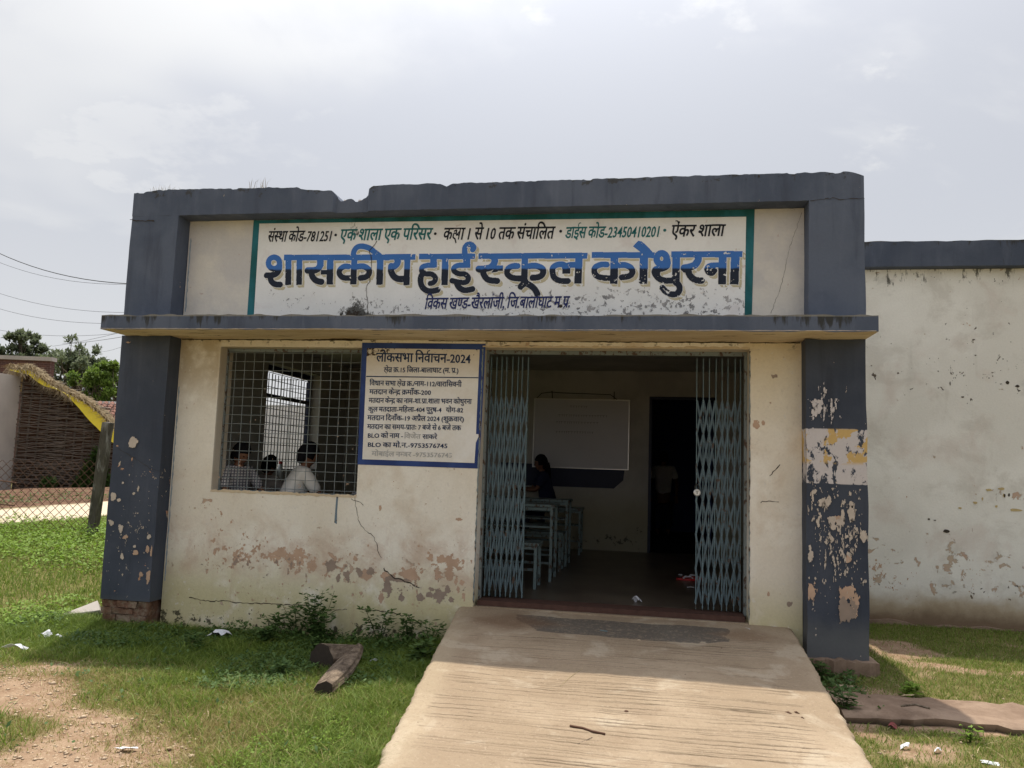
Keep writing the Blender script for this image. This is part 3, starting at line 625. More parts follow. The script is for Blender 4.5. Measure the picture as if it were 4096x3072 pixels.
# ---- title lettering: strokes rasterised on a 3 mm grid, then turned into paint patches
def title():
    res = .003; x0, x1, z0, z1 = 1.18, 5.56, 2.74, 3.62; W = int((x1-x0)/res); H = int((z1-z0)/res)
    X = x0+(np.arange(W)+.5)*res; Z = z0+(np.arange(H)+.5)*res; mask = np.zeros((H, W), bool)
    crops = {1: (980, 840, 3.7707), 2: (1540, 840, 3.7707), 3: (2100, 840, 3.77), 4: (2560, 820, 3.607)}
    def tw(c_, x, y): ox, oy, s_ = crops[c_]; return P2(ox+x/s_, oy+y/s_)
    def smooth(p):
        if len(p) < 3: return p
        out = []; q = [p[0]]+p+[p[-1]]
        for i in range(1, len(q)-2):
            a, b_, c_, d = [np.array(v) for v in q[i-1:i+3]]
            for t in np.linspace(0, 1, 7)[:-1]: out.append(tuple(.5*((2*b_)+(c_-a)*t+(2*a-5*b_+4*c_-d)*t*t+(3*b_-a-3*c_+d)*t**3)))
        out.append(p[-1]); return out
    def seg(a, b_, w, cap):
        lo = [min(a[i], b_[i])-w for i in (0, 1)]; hi = [max(a[i], b_[i])+w for i in (0, 1)]
        i0, i1 = max(0, int((lo[0]-x0)/res)), min(W, int((hi[0]-x0)/res)+1); j0, j1 = max(0, int((lo[1]-z0)/res)), min(H, int((hi[1]-z0)/res)+1)
        if i1 <= i0 or j1 <= j0: return
        xx, zz = np.meshgrid(X[i0:i1], Z[j0:j1]); dx, dz = b_[0]-a[0], b_[1]-a[1]; L2 = dx*dx+dz*dz+1e-12
        t = ((xx-a[0])*dx+(zz-a[1])*dz)/L2
        if cap: tc = np.clip(t, 0, 1); ok = np.hypot(xx-a[0]-tc*dx, zz-a[1]-tc*dz) < w/2
        else: ok = (t >= 0) & (t <= 1) & (np.abs((xx-a[0])*dz-(zz-a[1])*dx)/math.sqrt(L2) < w/2)
        mask[j0:j1, i0:i1] |= ok
    def stroke(c_, w, *pts, sm=True):
        p = [tw(c_, *q) for q in pts]; p = smooth(p) if sm and len(p) > 2 else p; ww = w*.99/crops[c_][2]/3181*(6.62-.15*(p[0][0]-4.77))
        for i in range(len(p)-1): seg(p[i], p[i+1], ww, False)
        for q in p[1:-1]: seg(q, (q[0]+1e-4, q[1]), ww, True)
    def poly(c_, *pts, val=True):
        p = [tw(c_, *q) for q in pts]; xx, zz = np.meshgrid(X, Z); ins = np.zeros_like(mask); n = len(p)
        for i in range(n):
            (xa, za), (xb, zb_) = p[i], p[(i+1) % n]
            if za == zb_: continue
            ins ^= ((za > zz) != (zb_ > zz)) & (xx < (xb-xa)*(zz-za)/(zb_-za)+xa)
        mask[ins] = val
    def ring(c_, cx, cy, rx, ry, w): stroke(c_, w, *[(cx+rx*math.cos(a), cy+ry*math.sin(a)) for a in np.linspace(0, 2*math.pi, 15)])
    # sha aa
    ring(1, 443, 802, 84, 86, 88); stroke(1, 90, (528, 830), (515, 920), (450, 980), (315, 990)); poly(1, (313, 950), (345, 958), (440, 930), (430, 1020), (330, 1032), (313, 1028))
    stroke(1, 92, (385, 990), (400, 1070), (455, 1120), (545, 1130)); stroke(1, 90, (595, 720), (2190, 718)); stroke(1, 98, (662, 720), (657, 1134)); stroke(1, 94, (828, 720), (820, 1132))
    # sa
    stroke(1, 105, (1138, 740), (1140, 830), (1080, 905), (935, 915)); poly(1, (930, 880), (985, 872), (1000, 960), (930, 955)); stroke(1, 96, (1005, 920), (1020, 1000), (1075, 1065), (1170, 1090)); stroke(1, 72, (1150, 942), (1250, 942)); stroke(1, 106, (1292, 720), (1282, 1127))
    poly(1, (1185, 765), (1192, 840), (1160, 900), (1100, 930), (1090, 765))
    # kii
    stroke(1, 100, (1655, 720), (1638, 1124)); stroke(1, 88, (1575, 856), (1500, 856), (1440, 900), (1428, 960), (1470, 1015), (1540, 1030), (1620, 1030)); stroke(1, 92, (1700, 858), (1790, 852), (1868, 900), (1875, 960), (1830, 1012), (1738, 1030))
    stroke(1, 106, (2045, 720), (2032, 1130)); stroke(1, 88, (1648, 720), (1645, 640), (1690, 570), (1770, 550), (1880, 580), (1960, 640), (2040, 700))
    # ya
    stroke(2, 90, (0, 712), (462, 710)); stroke(2, 104, (188, 730), (192, 800), (150, 850), (100, 860)); stroke(2, 100, (100, 840), (95, 920), (135, 1000), (205, 1042), (310, 1042)); stroke(2, 96, (342, 720), (328, 1137))
    # haa ii
    stroke(2, 88, (515, 706), (1360, 702)); stroke(2, 108, (737, 710), (735, 870)); stroke(2, 82, (760, 836), (640, 838), (565, 868), (560, 930), (620, 965), (710, 972), (765, 1030), (740, 1092), (680, 1112)); stroke(2, 92, (590, 945), (545, 1010), (545, 1110), (590, 1190), (680, 1228), (812, 1205))
    stroke(2, 102, (915, 710), (900, 1134)); stroke(2, 112, (1235, 710), (1235, 875)); stroke(2, 84, (1270, 836), (1120, 838), (1050, 868), (1045, 920), (1110, 962), (1210, 972), (1260, 1030), (1225, 1090), (1120, 1092), (1000, 1065)); stroke(2, 92, (1080, 1100), (1125, 1175), (1210, 1213), (1335, 1192))
    stroke(2, 88, (1215, 710), (1205, 600), (1235, 535), (1295, 522), (1340, 565), (1325, 605))
    # skuu la
    stroke(2, 90, (1415, 700), (2130, 698)); stroke(2, 106, (1648, 710), (1655, 790), (1600, 865), (1500, 890), (1408, 892)); stroke(2, 96, (1480, 890), (1490, 970), (1560, 1055), (1710, 1074)); poly(2, (1405, 860), (1470, 880), (1480, 960), (1405, 945)); stroke(2, 84, (1640, 880), (1780, 880)); poly(2, (1660, 880), (1720, 830), (1700, 935), (1600, 950))
    stroke(2, 100, (2112, 700), (2100, 1090)); stroke(2, 92, (2012, 848), (1920, 852), (1850, 900), (1850, 970), (1910, 1020), (2000, 1035), (2090, 1035))
    stroke(3, 96, (60, 850), (170, 846), (265, 890), (272, 960), (215, 1012), (103, 1026)); stroke(3, 96, (-70, 1165), (0, 1110), (80, 1140), (150, 1200), (192, 1280)); poly(3, (-85, 1130), (-40, 1050), (50, 1050), (50, 1150), (-20, 1160), (-55, 1215))
    stroke(3, 92, (-20, 694), (942, 692)); stroke(3, 92, (610, 900), (585, 830), (500, 826), (425, 870), (420, 960), (450, 1030), (540, 1072), (660, 1074)); stroke(3, 122, (625, 830), (625, 962)); stroke(3, 92, (600, 880), (660, 836), (770, 832)); stroke(3, 112, (815, 700), (800, 1112))
    # ko
    stroke(3, 92, (1010, 682), (1955, 684)); stroke(3, 118, (1350, 700), (1338, 1116)); stroke(3, 90, (1245, 828), (1150, 826), (1060, 868), (1048, 940), (1090, 1000), (1180, 1026), (1310, 1030)); stroke(3, 92, (1415, 838), (1500, 832), (1590, 870), (1620, 940), (1570, 1000), (1445, 1020))
    stroke(3, 124, (1795, 690), (1782, 1116)); poly(3, (1628, 550), (1712, 468), (1760, 478), (1850, 556), (1925, 640), (1745, 640))
    # thu
    ring(4, 312, 778, 72, 78, 96); stroke(4, 92, (395, 790), (390, 880), (320, 920), (230, 930), (215, 985), (275, 1062), (370, 1095), (480, 1088)); poly(4, (180, 920), (300, 905), (290, 1010), (210, 1020)); stroke(4, 108, (522, 710), (516, 1132)); stroke(4, 92, (450, 716), (1477, 712))
    stroke(4, 88, (510, 1120), (560, 1160), (570, 1225), (530, 1282), (450, 1290), (370, 1250), (318, 1190))
    # ra naa
    stroke(4, 108, (828, 720), (835, 800), (770, 880), (620, 915)); stroke(4, 96, (690, 920), (715, 1010), (790, 1080), (898, 1095)); poly(4, (618, 880), (690, 890), (700, 980), (618, 975))
    stroke(4, 114, (1192, 720), (1182, 1146)); stroke(4, 74, (1185, 866), (1020, 872), (965, 920), (985, 975), (1040, 990), (1082, 945)); poly(4, (930, 900), (1090, 900), (1080, 990), (1010, 1028), (945, 990)); stroke(4, 122, (1375, 720), (1358, 1148))
    full = mask.copy()
    # flaked spots, more of them towards the right end
    rng = np.random.default_rng(5); nz = vnoise(mask.shape, 12, rng)*.42+vnoise(mask.shape, 5, rng)*.36+vnoise(mask.shape, 2., rng)*.22
    loc = np.clip((X-3.6)/1.6, 0, 1)[None, :]; hot = np.exp(-((X[None, :]-4.9)/.35)**2-((Z[:, None]-3.13)/.14)**2)
    chip = nz > .815-.06*loc-.12*hot; mask &= ~chip
    def emit(mk_, name, y, mat):
        V = []; Fc = []
        for j in range(H):
            row = mk_[j]; d = np.diff(np.concatenate(([0], row.view(np.int8), [0]))); a = np.where(d == 1)[0]; e = np.where(d == -1)[0]
            for s_, t in zip(a, e):
                b_ = len(V); xa, xb = x0+s_*res, x0+t*res; za = z0+j*res; V += [(xa, y, za), (xb, y, za), (xb, y, za+res), (xa, y, za+res)]; Fc.append((b_, b_+1, b_+2, b_+3))
        return np_mesh(name, V, Fc, mat, sb)
    def shift(m_, dx, dz):
        o = np.zeros_like(m_); sx = slice(max(dx, 0), W+min(dx, 0)); ox = slice(max(-dx, 0), W-max(dx, 0)); sz = slice(max(dz, 0), H+min(dz, 0)); oz = slice(max(-dz, 0), H-max(dz, 0)); o[sz, sx] = m_[oz, ox]; return o
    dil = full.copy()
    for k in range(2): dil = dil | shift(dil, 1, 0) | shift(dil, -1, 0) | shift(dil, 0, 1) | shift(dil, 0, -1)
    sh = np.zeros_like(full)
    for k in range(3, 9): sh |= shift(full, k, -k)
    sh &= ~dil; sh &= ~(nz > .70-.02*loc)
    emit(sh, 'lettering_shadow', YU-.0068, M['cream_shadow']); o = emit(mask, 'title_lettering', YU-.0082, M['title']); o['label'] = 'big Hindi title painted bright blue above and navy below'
title()

# ---- small sign writing with built-in glyphs, shaped by hand
FC = bpy.data.curves.new('glyphs', 'FONT'); FC.resolution_u = 2; FOB = bpy.data.objects.new('glyphs', FC); COL.objects.link(FOB)
GCACHE = {}
def raw_mesh(body, off):
    FC.body = body; FC.offset = off; bpy.context.view_layer.update(); m_ = FOB.to_mesh(); m_.calc_loop_triangles()
    v = [(a.co.x, a.co.y) for a in m_.vertices]; t = [tuple(l.vertices) for l in m_.loop_triangles]; FOB.to_mesh_clear(); return v, t
def glyph(ch, off=.012):
    k = (ch, off)
    if k not in GCACHE:
        v, t = raw_mesh(ch, off); d, _ = raw_mesh('.', 0); dm = max(p[0] for p in d); w, _ = raw_mesh(ch+'.', 0); adv = max(p[0] for p in w)-dm
        if ch in '0123456789BLO': v = [(x*.9, y*.86) for x, y in v]; adv *= .92
        if ch in '()/-': v = [(x, y*.85) for x, y in v]
        GCACHE[k] = (v, t, adv)
    return GCACHE[k]
def clip_right(v, t, xc):
    V = []; T = []
    for f in t:
        P = [v[i] for i in f]; Q = []
        for k in range(3):
            a, b_ = P[k], P[(k+1) % 3]
            if a[0] <= xc: Q.append(a)
            if (a[0] <= xc) != (b_[0] <= xc): u = (xc-a[0])/(b_[0]-a[0]); Q.append((xc, a[1]+(b_[1]-a[1])*u))
        if len(Q) >= 3: n0 = len(V); V += Q; T += [(n0, n0+k, n0+k+1) for k in range(1, len(Q)-1)]
    return V, T
def bar2(a, b_, w):
    dx, dy = b_[0]-a[0], b_[1]-a[1]; l = math.hypot(dx, dy); nx_, ny_ = -dy/l*w/2, dx/l*w/2
    return [(a[0]+nx_, a[1]+ny_), (a[0]-nx_, a[1]-ny_), (b_[0]-nx_, b_[1]-ny_), (b_[0]+nx_, b_[1]+ny_)], [(0, 1, 2), (0, 2, 3)]
def layout(s):
    """returns list of (verts, tris) in em units and total width"""
    out = []; x = 0.; i = 0; cons = lambda c_: '\u0915' <= c_ <= '\u0939'; VIR = '\u094d'
    def put(v, t, dx): out.append(([(p[0]+dx, p[1]) for p in v], t))
    while i < len(s):
        c_ = s[i]
        if c_ == ' ': x += .22; i += 1; continue
        if cons(c_):
            cl = [c_]; i += 1
            while i+1 < len(s) and s[i] == VIR and cons(s[i+1]): cl.append(s[i+1]); i += 2
            marks = []
            while i < len(s) and ('\u093e' <= s[i] <= '\u094c' or s[i] in '\u0901\u0902\u0903'): marks.append(s[i]); i += 1
            reph = cl[0] == 'र' and len(cl) > 1
            if reph: cl = cl[1:]
            if 'ि' in marks: v, t, a = glyph('ि'); put(v, t, x); x += .26; marks.remove('ि')
            if cl == ['क', 'ष']:
                xs0 = x; v, t = bar2((0, .60), (.74, .60), .07); put(v, t, x)
                for q in (((.60, .60), (.60, 0)), ((.10, .45), (.30, .52)), ((.30, .52), (.32, .33)), ((.32, .33), (.12, .34)), ((.12, .34), (.10, .12)), ((.10, .12), (.32, .02)), ((.32, .02), (.45, -.18)), ((.32, .30), (.60, .22)), ((.60, .45), (.36, .22))):
                    v, t = bar2(*q, .075); put(v, t, x)
                x += .74
            else:
                last = cl[-1]; rak = last == 'र' and len(cl) > 1
                if rak: cl = cl[:-1]
                for h in cl[:-1]:
                    v, t, a = glyph(h); xc = a*.72; v2, t2 = clip_right(v, t, xc); put(v2, t2, x); x += a*.66
                v, t, a = glyph(cl[-1]); put(v, t, x)
                if rak:
                    sx = x+a*(.42 if cl[-1] in 'कद' else .70); v, t = bar2((-.02, .17), (-.24, -.03 if cl[-1] != 'द' else -.2), .07); put(v, t, sx)
                x += a
            if reph:
                v, t = bar2((-.30, .64), (-.26, .80), .07); put(v, t, x); v, t = bar2((-.26, .80), (-.08, .86), .07); put(v, t, x)
            for m_ in marks: v, t, a = glyph(m_); put(v, t, x); x += a
        else:
            v, t, a = glyph(c_); put(v, t, x); x += a; i += 1
    return out, x
JR = random.Random(2)
def text(name, s, x0, x1, yb0, yb1, yh, mat, y, parent, slant=0., crop=None, fat=True):
    """baseline from (x0,yb0) to (x1,yb1), head line height measured at yh above yb0 (photo px, wall plane y)"""
    f_ = (lambda px, py: (crop[0]+px/crop[2], crop[1]+py/crop[2])) if crop else (lambda px, py: (px, py))
    A = P2(*f_(x0, yb0), y); B = P2(*f_(x1, yb1), y); Hh = P2(*f_(x0, yh), y); hh = Hh[1]-A[1]
    lay, W = layout(s); V = []; T = []; k = 0
    for v, t in lay:
        b_ = len(V); yy = y-.0004*(k % 4); k += 1
        jz = JR.uniform(-.012, .012)*hh; jx = JR.uniform(-.01, .01)
        for q_ in ((-.011, 0), (.013, .0002)) if fat else ((0, 0),):
            b_ = len(V)
            for (u, w) in v:
                h = w/.62*hh; uu = u+q_[0]+jx; V.append((A[0]+(B[0]-A[0])*uu/W+slant*h, yy-q_[1], A[1]+(B[1]-A[1])*u/W+h+jz))
            T += [tuple(b_+i for i in f) for f in t]
    return mesh_obj(name, V, T, mat, parent)
def src(*a): return a
yt = YU-.0085
for s, x0, x1, yb, yh, mt in (('संस्था कोड-781251', 1068, 1328, 967, 926, 'ink'), ('एक शाला एक परिसर', 1357, 1722, 962, 918, 'tealink'), ('कक्षा 1 से 10 तक संचालित', 1770, 2212, 959, 913, 'ink'), ('डाईस कोड-23450410201', 2259, 2640, 952, 909, 'tealink'), ('ऐंकर शाला', 2682, 2894, 946, 901, 'ink'), ('विकस खण्ड-खैरलांजी, जि.बालाघाट म.प्र.', 1696, 2280, 1236, 1193, 'navyink')):
    text('lettering', s, x0, x1, yb, yb-(x1-x0)*.012, yh, M[mt], yt, sb, .16)
for px, py, mt in ((1344, 941, 'ink'), (1742, 936, 'ink'), (2243, 926, 'ink'), (2659, 922, 'tealink')):
    x, z = P2(px, py); b = MB(); n = 10; b.add([(x+.013*math.cos(6.283*i/n), yt, z+.013*math.sin(6.283*i/n)) for i in range(n)], [tuple(range(n))]); b.obj('dot', M[mt], sb)

# ---- election notice painted on the wall
c5 = (1430, 1360, 4.254); f5 = lambda x, y: P2(c5[0]+x/c5[2], c5[1]+y/c5[2], YW); o6 = 1148.6
nb = quad_sheet('notice_board', [f5(82, 46), f5(2, 970+o6), f5(2072, 1040+o6), f5(2182, 66)], YW-.003, M['blue'], school); nb['label'] = 'painted election notice with dark blue border'
quad_sheet('notice_field', [f5(167, 140), f5(86, 880+o6), f5(1992, 945+o6), f5(2015, 600+o6), f5(2060, 500+o6), f5(2060, 455+o6), f5(2018, 450+o6), f5(2080, 166)], YW-.006, M['notice'], nb)
yn = YW-.0078
quad_sheet('notice_rule', [f5(155, 612), f5(153, 630), f5(2058, 652), f5(2059, 636)], yn, M['noticeink'], nb, .001)
for s, x0, x1, b0, b1, h0, mt in (('लोकसभा निर्वाचन-2024', 318, 1925, 365, 392, 222, 'noticeink'), ('क्षेत्र क्र.15 जिला-बालाघाट (म. प्र.)', 445, 1722, 545, 560, 465, 'noticeink'),
    ('विधान सभा क्षेत्र क्र./नाम-112/वारासिवनी', 205, 1770, 770, 795, 692, 'noticeink'), ('मतदान केन्द्र क्रमाँक-200', 200, 1250, 918, 935, 840, 'noticeink'), ('मतदान केन्द्र का नाम-शा.प्रा.शाला भवन कोथुरना', 190, 1940, 1066, 1088, 988, 'noticeink'),
    ('कुल मतदाता-महिला-404 पुरुष-4   योग-82', 182, 1800, 1214, 1232, 1138, 'noticeink'), ('मतदान दिनाँक-19 अप्रैल 2024 (शुक्रवार)', 168, 1815, 212+o6, 238+o6, 134+o6, 'noticeink'),
    ('मतदान का समय-प्रातः 7 बजे से 6 बजे तक', 165, 1758, 362+o6, 388+o6, 285+o6, 'noticeink'), ('BLO को नाम -', 170, 775, 512+o6, 520+o6, 436+o6, 'noticeink'), ('साकरे', 1105, 1350, 532+o6, 536+o6, 460+o6, 'noticeink'), ('विजेत', 790, 1070, 524+o6, 528+o6, 450+o6, 'faint'),
    ('BLO का मो.न.-9753576745', 168, 1535, 668+o6, 692+o6, 592+o6, 'noticeink'), ('मोबाईल नम्बर -9753576745', 240, 1612, 822+o6, 852+o6, 745+o6, 'faint')):
    text('lettering', s, x0, x1, b0, b1, h0, M[mt], yn, nb, 0, c5)
# ---- ghost of an old line of writing on the name board and worn marks on the wing wall


# ---- cracks as thin dark grooves
def crack(pts, w, y, parent, seed, f=lambda a, b_: (a, b_), name='crack'):
    r = random.Random(seed); P = [P2(*f(*p), y) for p in pts]; Q = []
    for (xa, za), (xb, zb_) in zip(P[:-1], P[1:]):
        L = math.hypot(xb-xa, zb_-za); k = max(2, int(L/.02))
        for i in range(k): Q.append((xa+(xb-xa)*i/k+r.uniform(-1, 1)*.005, za+(zb_-za)*i/k+r.uniform(-1, 1)*.005))
    Q.append(P[-1]); v = []; fc = []
    for i, (x, z) in enumerate(Q):
        q = Q[min(i+1, len(Q)-1)]; p = Q[max(i-1, 0)]; dx, dz = q[0]-p[0], q[1]-p[1]; l = math.hypot(dx, dz) or 1; ww = w*r.uniform(.35, 1.0)
        v += [(x-dz/l*ww/2, y, z+dx/l*ww/2), (x+dz/l*ww/2, y, z-dx/l*ww/2)]
    for i in range(len(Q)-1): fc.append((2*i, 2*i+1, 2*i+3, 2*i+2))
    return mesh_obj(name, v, fc, M['crack'], parent)
fz = lambda a, b_: (1240+a/2.765, 1960+b_/2.765)
yc = YW-.0015
crack([(490, 60), (505, 170), (540, 350), (610, 440), (690, 500), (735, 590), (755, 700), (790, 750)], .006, yc, school, 1, fz)
crack([(810, 870), (940, 980), (1010, 990), (1130, 1040), (1210, 1080)], .012, yc, school, 2, fz)
crack([(180, 1330), (410, 1320)], .006, yc, school, 3, fz); crack([(530, 1310), (640, 1325), (750, 1335), (850, 1350), (920, 1350), (1010, 1390), (1090, 1380), (1100, 1440)], .010, yc, school, 4, fz)
fw = lambda a, b_: (900+a/2.212, 2350+b_/2.212)
crack([(-320, 90), (-150, 120), (0, 120), (120, 135), (280, 140), (410, 145), (520, 155), (640, 150), (820, 165)], .009, yc, school, 5, fw)
crack([(450, 100), (560, 140), (590, 170)], .006, yc, school, 6, fz)
fs = cr1
crack([(1990, 460), (1940, 540), (1880, 620), (1910, 720), (1900, 850), (1885, 1000), (1880, 1080), (1830, 1150), (1830, 1250), (1850, 1400), (1850, 1570)], .008, yt-.002, sb, 7, fs)
fb = lambda a, b_: (380+a/1.2577, 1300+b_/1.2577)
crack([(115, 620), (200, 670), (290, 730), (330, 735)], .004, -.006, school, 8, fb)
fu = lambda a, b_: (400+a/1.3825, 600+b_/1.3825)
crack([(165, 385), (200, 390), (300, 392)], .012, -.006, school, 9, fu)
crack([(1700, 325), (1640, 500), (1590, 720), (1540, 850)], .003, YU-.0015, school, 10, lambda a, b_: (1900+a/1.3012, 600+b_/1.3012))
crack([(1745, 265), (1860, 250), (1900, 256), (2028, 252)], .006, -.006, school, 11, lambda a, b_: (1900+a/1.3012, 600+b_/1.3012))
# flaked paint lips with depth: bare patches rimmed on the wall
ragged('worn_edge', [(GX0+.004, FLOOR), (GX0+.004, 2.57)], .012, 1, M['frame']); ragged('worn_edge', [(GX1-.002, 2.57), (GX1-.002, FLOOR)], .010, 2, M['frame'])
ragged('worn_edge', [(WX0, WZ0-.004), (WX1, WZ0-.004)], .022, 3, M['soffit']); ragged('worn_edge', [(GX0, 2.590), (GX1, 2.590)], .018, 4, M['soffit'])

for k, (xa, xb, z_, w_) in enumerate(((.49, .90, ZS0-.006, .010), (.90, WX1-.02, ZS0-.006, .012), (2.85, 3.35, ZS0-.006, .008), (3.35, 5.55, ZS0-.006, .014), (5.56, 5.95, ZS0-.006, .009))): ragged('soffit_shade_line', [(xa, z_), (xb, z_)], w_, 60+k, M['crack'], YW-.0016)  # dark ragged strips paint the shade where the wall meets the soffit
ragged('paint_smear', [(.497, 2.2), (.499, .45)], .012, 71, M['smear'], YW-.0016); ragged('paint_smear', [(.752-.26, 3.6), (.752-.26, 2.9)], .012, 72, M['smear'], YU-.0016)

ragged('ledge_lip', [(.04, ZS0+.004), (6.39, ZS0+.004)], .004, 77, M['palebare'], YS-.0125)
b_ = 0
# ---- gate frame, sill
gf = MB(); yf = .345
gf.box(GX0+.0, GX0+.024, yf, yf+.05, FLOOR, 2.587); gf.box(GX1-.024, GX1, yf, yf+.05, FLOOR, 2.587); gf.box(GX0+.024, GX1-.024, yf, yf+.05, 2.552, 2.587)
gfo = gf.obj('gate_frame', M['frame'], school); gfo['label'] = 'chipped metal frame round the gate opening'
b = MB(); b.box(GX0+.025, GX1-.025, .215, .43, .404, FLOOR+.016); b.obj('sill', M['rust'], school)
def gate(xa, xb, n, rows, wob, label):
    """collapsible gate leaf: upright channels joined by crossing flat bars"""
    z0, z1 = FLOOR+.03, 2.53; yg = .375; dx = (xb-xa)/(n-1)
    root = bpy.data.objects.new('gate_leaf', None); COL.objects.link(root); root.location = ((xa+xb)/2, yg, FLOOR); root.empty_display_size = .1; adopt_loc(root, school); root['label'] = label
    xs = [xa+dx*i+wob*random.uniform(-.004, .004) for i in range(n)]; lean = [random.uniform(-.006, .006) for _ in xs]
    zr = [z0+.045+(z1-z0-.12)*k/rows for k in range(rows+1)]
    for i, x in enumerate(xs):
        b_ = MB(); t = lean[i]
        for dy, w in ((0, .0255), (.022, .0255)): b_.bar((x-t, yg+dy, z0), (x+t, yg+dy, z1), w, .004, up=Vector((1, 0, 0)))
        for k, z in enumerate(zr+[z0+.02]*(i % 2)):
            xx = x+t*((z-z0)/(z1-z0)*2-1); b_.ball((xx, yg-.003, z), .0065, .004, .0065, 8, 4)
        b_.obj('picket', M['gate'], root)
    for i in range(n-1+1):
        for k in range(rows):
            za, zb_ = zr[k], zr[k+1]; mid = (za+zb_)/2
            if k == rows-1: continue
            if i < n-1: x1, x2 = xs[i], xs[i+1]
            else: continue
            for (p, q, yy) in ((za, zb_, yg+.007), (zb_, za, yg+.0155)):
                b_ = MB(); L = .055; e = (q-p); b_.bar((x1-.0*dx, yy, p+e*.0), (x2, yy, q), .0165, .003, up=Vector((0, 1, 0))); b_.obj('lattice_bar', M['gatedark'], root)
    b_ = MB()
    for i in (0, n-1): pass
    return root, xs
def adopt_loc(o, parent):
    o.parent = parent; bpy.context.view_layer.update(); o.matrix_parent_inverse = parent.matrix_world.inverted(); bpy.context.view_layer.update()
gxl = on(1985, 1900, 1, .375).x-.03, on(2101, 1900, 1, .375).x
gate(GX0+.048, gxl[1], 8, 7, 1, 'left gate leaf folded aside, grey-teal pickets')
gr_, gxs = gate(on(2785, 1900, 1, .375).x, GX1-.048, 8, 7, 1, 'right gate leaf folded aside, carrying the padlock')
# padlock
p = on(2788, 1970, 1, .355); pk = empty('padlock', p, 'round silver padlock hanging on the right gate leaf', 'padlock')
b = MB(); v = []; n = 18
for yy, rr in ((p.y-.018, .022), (p.y-.013, .029), (p.y+.008, .029)): v += [(p.x+rr*math.cos(6.2832*i/n), yy, p.z+rr*math.sin(6.2832*i/n)) for i in range(n)]
f = [tuple(range(n-1, -1, -1)), tuple(range(2*n, 3*n))]+[(r_*n+i, r_*n+(i+1) % n, (r_+1)*n+(i+1) % n, (r_+1)*n+i) for r_ in (0, 1) for i in range(n)]
b.add(v, f); b.obj('lock_body', M['steelwhite'], pk)
b = MB(); b.tube([(p.x-.017, p.y, p.z+.015), (p.x-.017, p.y, p.z+.05), (p.x-.008, p.y, p.z+.064), (p.x+.006, p.y, p.z+.064), (p.x+.014, p.y, p.z+.05), (p.x+.014, p.y, p.z+.015)], .006, 8); b.obj('shackle', M['blackiron'], pk, True)
b = MB(); b.box(p.x-.003, p.x+.003, p.y-.0195, p.y-.0175, p.z-.014, p.z-.003)
for k in range(4): b.bar((p.x-.014+.002*k, p.y-.0188, p.z+.012-.004*k), (p.x+.014-.002*k, p.y-.0188, p.z+.014-.004*k), .0016, .0012, up=Vector((0, 1, 0)))
b.obj('lock_stamp', M['blackiron'], pk)

# ---- window grille, 15 x 16 square mesh
yg = .30; win = bpy.data.objects.new('window_grille', None); COL.objects.link(win); win.location = ((WX0+WX1)/2, yg, WZ0); adopt_loc(win, school); win['label'] = 'square mesh window grille of grey rods'
x0g, x1g, z0g, z1g = WX0+.004, WX1+.0, WZ0+.004, WZ1-.03
nvx = 14; nhz = 16
for i in range(nvx):
    x = x0g+.085+(x1g-x0g-.06)*i/nvx; b = MB(); j = random.uniform(-.004, .004); b.tube([(x-j, yg, z0g), (x+j, yg, z1g)], .0035, 6); b.obj('rod', M['grille'], win)
for k in range(nhz):
    z = z0g+.03+(z1g-z0g-.04)*k/(nhz-1); b = MB(); s_ = random.uniform(-.002, .002)
    pts = [(x0g, yg-.0085, z)]+[(x0g+.085+(x1g-x0g-.06)*i/nvx, yg-.0085+(.001 if i % 2 else -.001), z+random.uniform(-.0015, .0015)) for i in range(nvx)]+[(x1g, yg-.0085, z)]
    b.tube(pts, .0031, 5); b.obj('rod', M['grille'], win)
b = MB(); b.box(x0g, x0g+.012, yg-.01, yg+.012, z0g, z1g); b.box(x0g, x1g, yg-.012, yg+.014, z1g, z1g+.028); b.box(x0g, x1g, yg-.006, yg+.012, z0g-.004, z0g+.006); b.obj('grille_frame', M['frame'], win)

# ---- rooms
b = MB(); D1, D2 = 5.0, 9.2; ZC = 2.98
# left outer wall with window opening y 2.35-4.05, z 1.43-2.74
LY0, LY1, LZ0, LZ1 = 2.45, 4.04, 1.44, 2.735
for y0, y1, z0, z1 in ((YI, LY0, -.1, ZC), (LY0, LY1, -.1, LZ0), (LY0, LY1, LZ1, ZC), (LY1, D2+.2, -.1, ZC)): b.box(.0, .2, y0, y1, z0, z1)
b.box(XW-.2, XW, YI, D2+.2, -.1, ZC)
b.box(.2, 4.75, D1, D1+.15, FLOOR, ZC); b.box(5.68, XW-.2, D1, D1+.15, FLOOR, ZC); b.box(4.75, 5.68, D1, D1+.15, 2.62, ZC)
b.obj('room_walls', M['room'], school); b = MB()
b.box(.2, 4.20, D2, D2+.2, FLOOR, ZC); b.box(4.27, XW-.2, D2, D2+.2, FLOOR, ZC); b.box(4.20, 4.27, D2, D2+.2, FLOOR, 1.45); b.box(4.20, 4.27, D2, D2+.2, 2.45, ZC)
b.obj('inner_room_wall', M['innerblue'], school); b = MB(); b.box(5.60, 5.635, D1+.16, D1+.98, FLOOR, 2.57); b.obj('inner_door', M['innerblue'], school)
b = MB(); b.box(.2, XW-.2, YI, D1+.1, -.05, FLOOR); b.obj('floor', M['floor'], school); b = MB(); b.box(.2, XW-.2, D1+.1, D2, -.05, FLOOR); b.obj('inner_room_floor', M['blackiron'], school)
b = MB(); b.box(.0, XW, .43, D2+.2, ZC, ZC+.15); b.obj('roof_slab', M['room'], school)
b = MB(); b.box(.4735, 5.9873, .402, .43, ZS0, ZC); b.obj('lintel_back', M['room'], school)
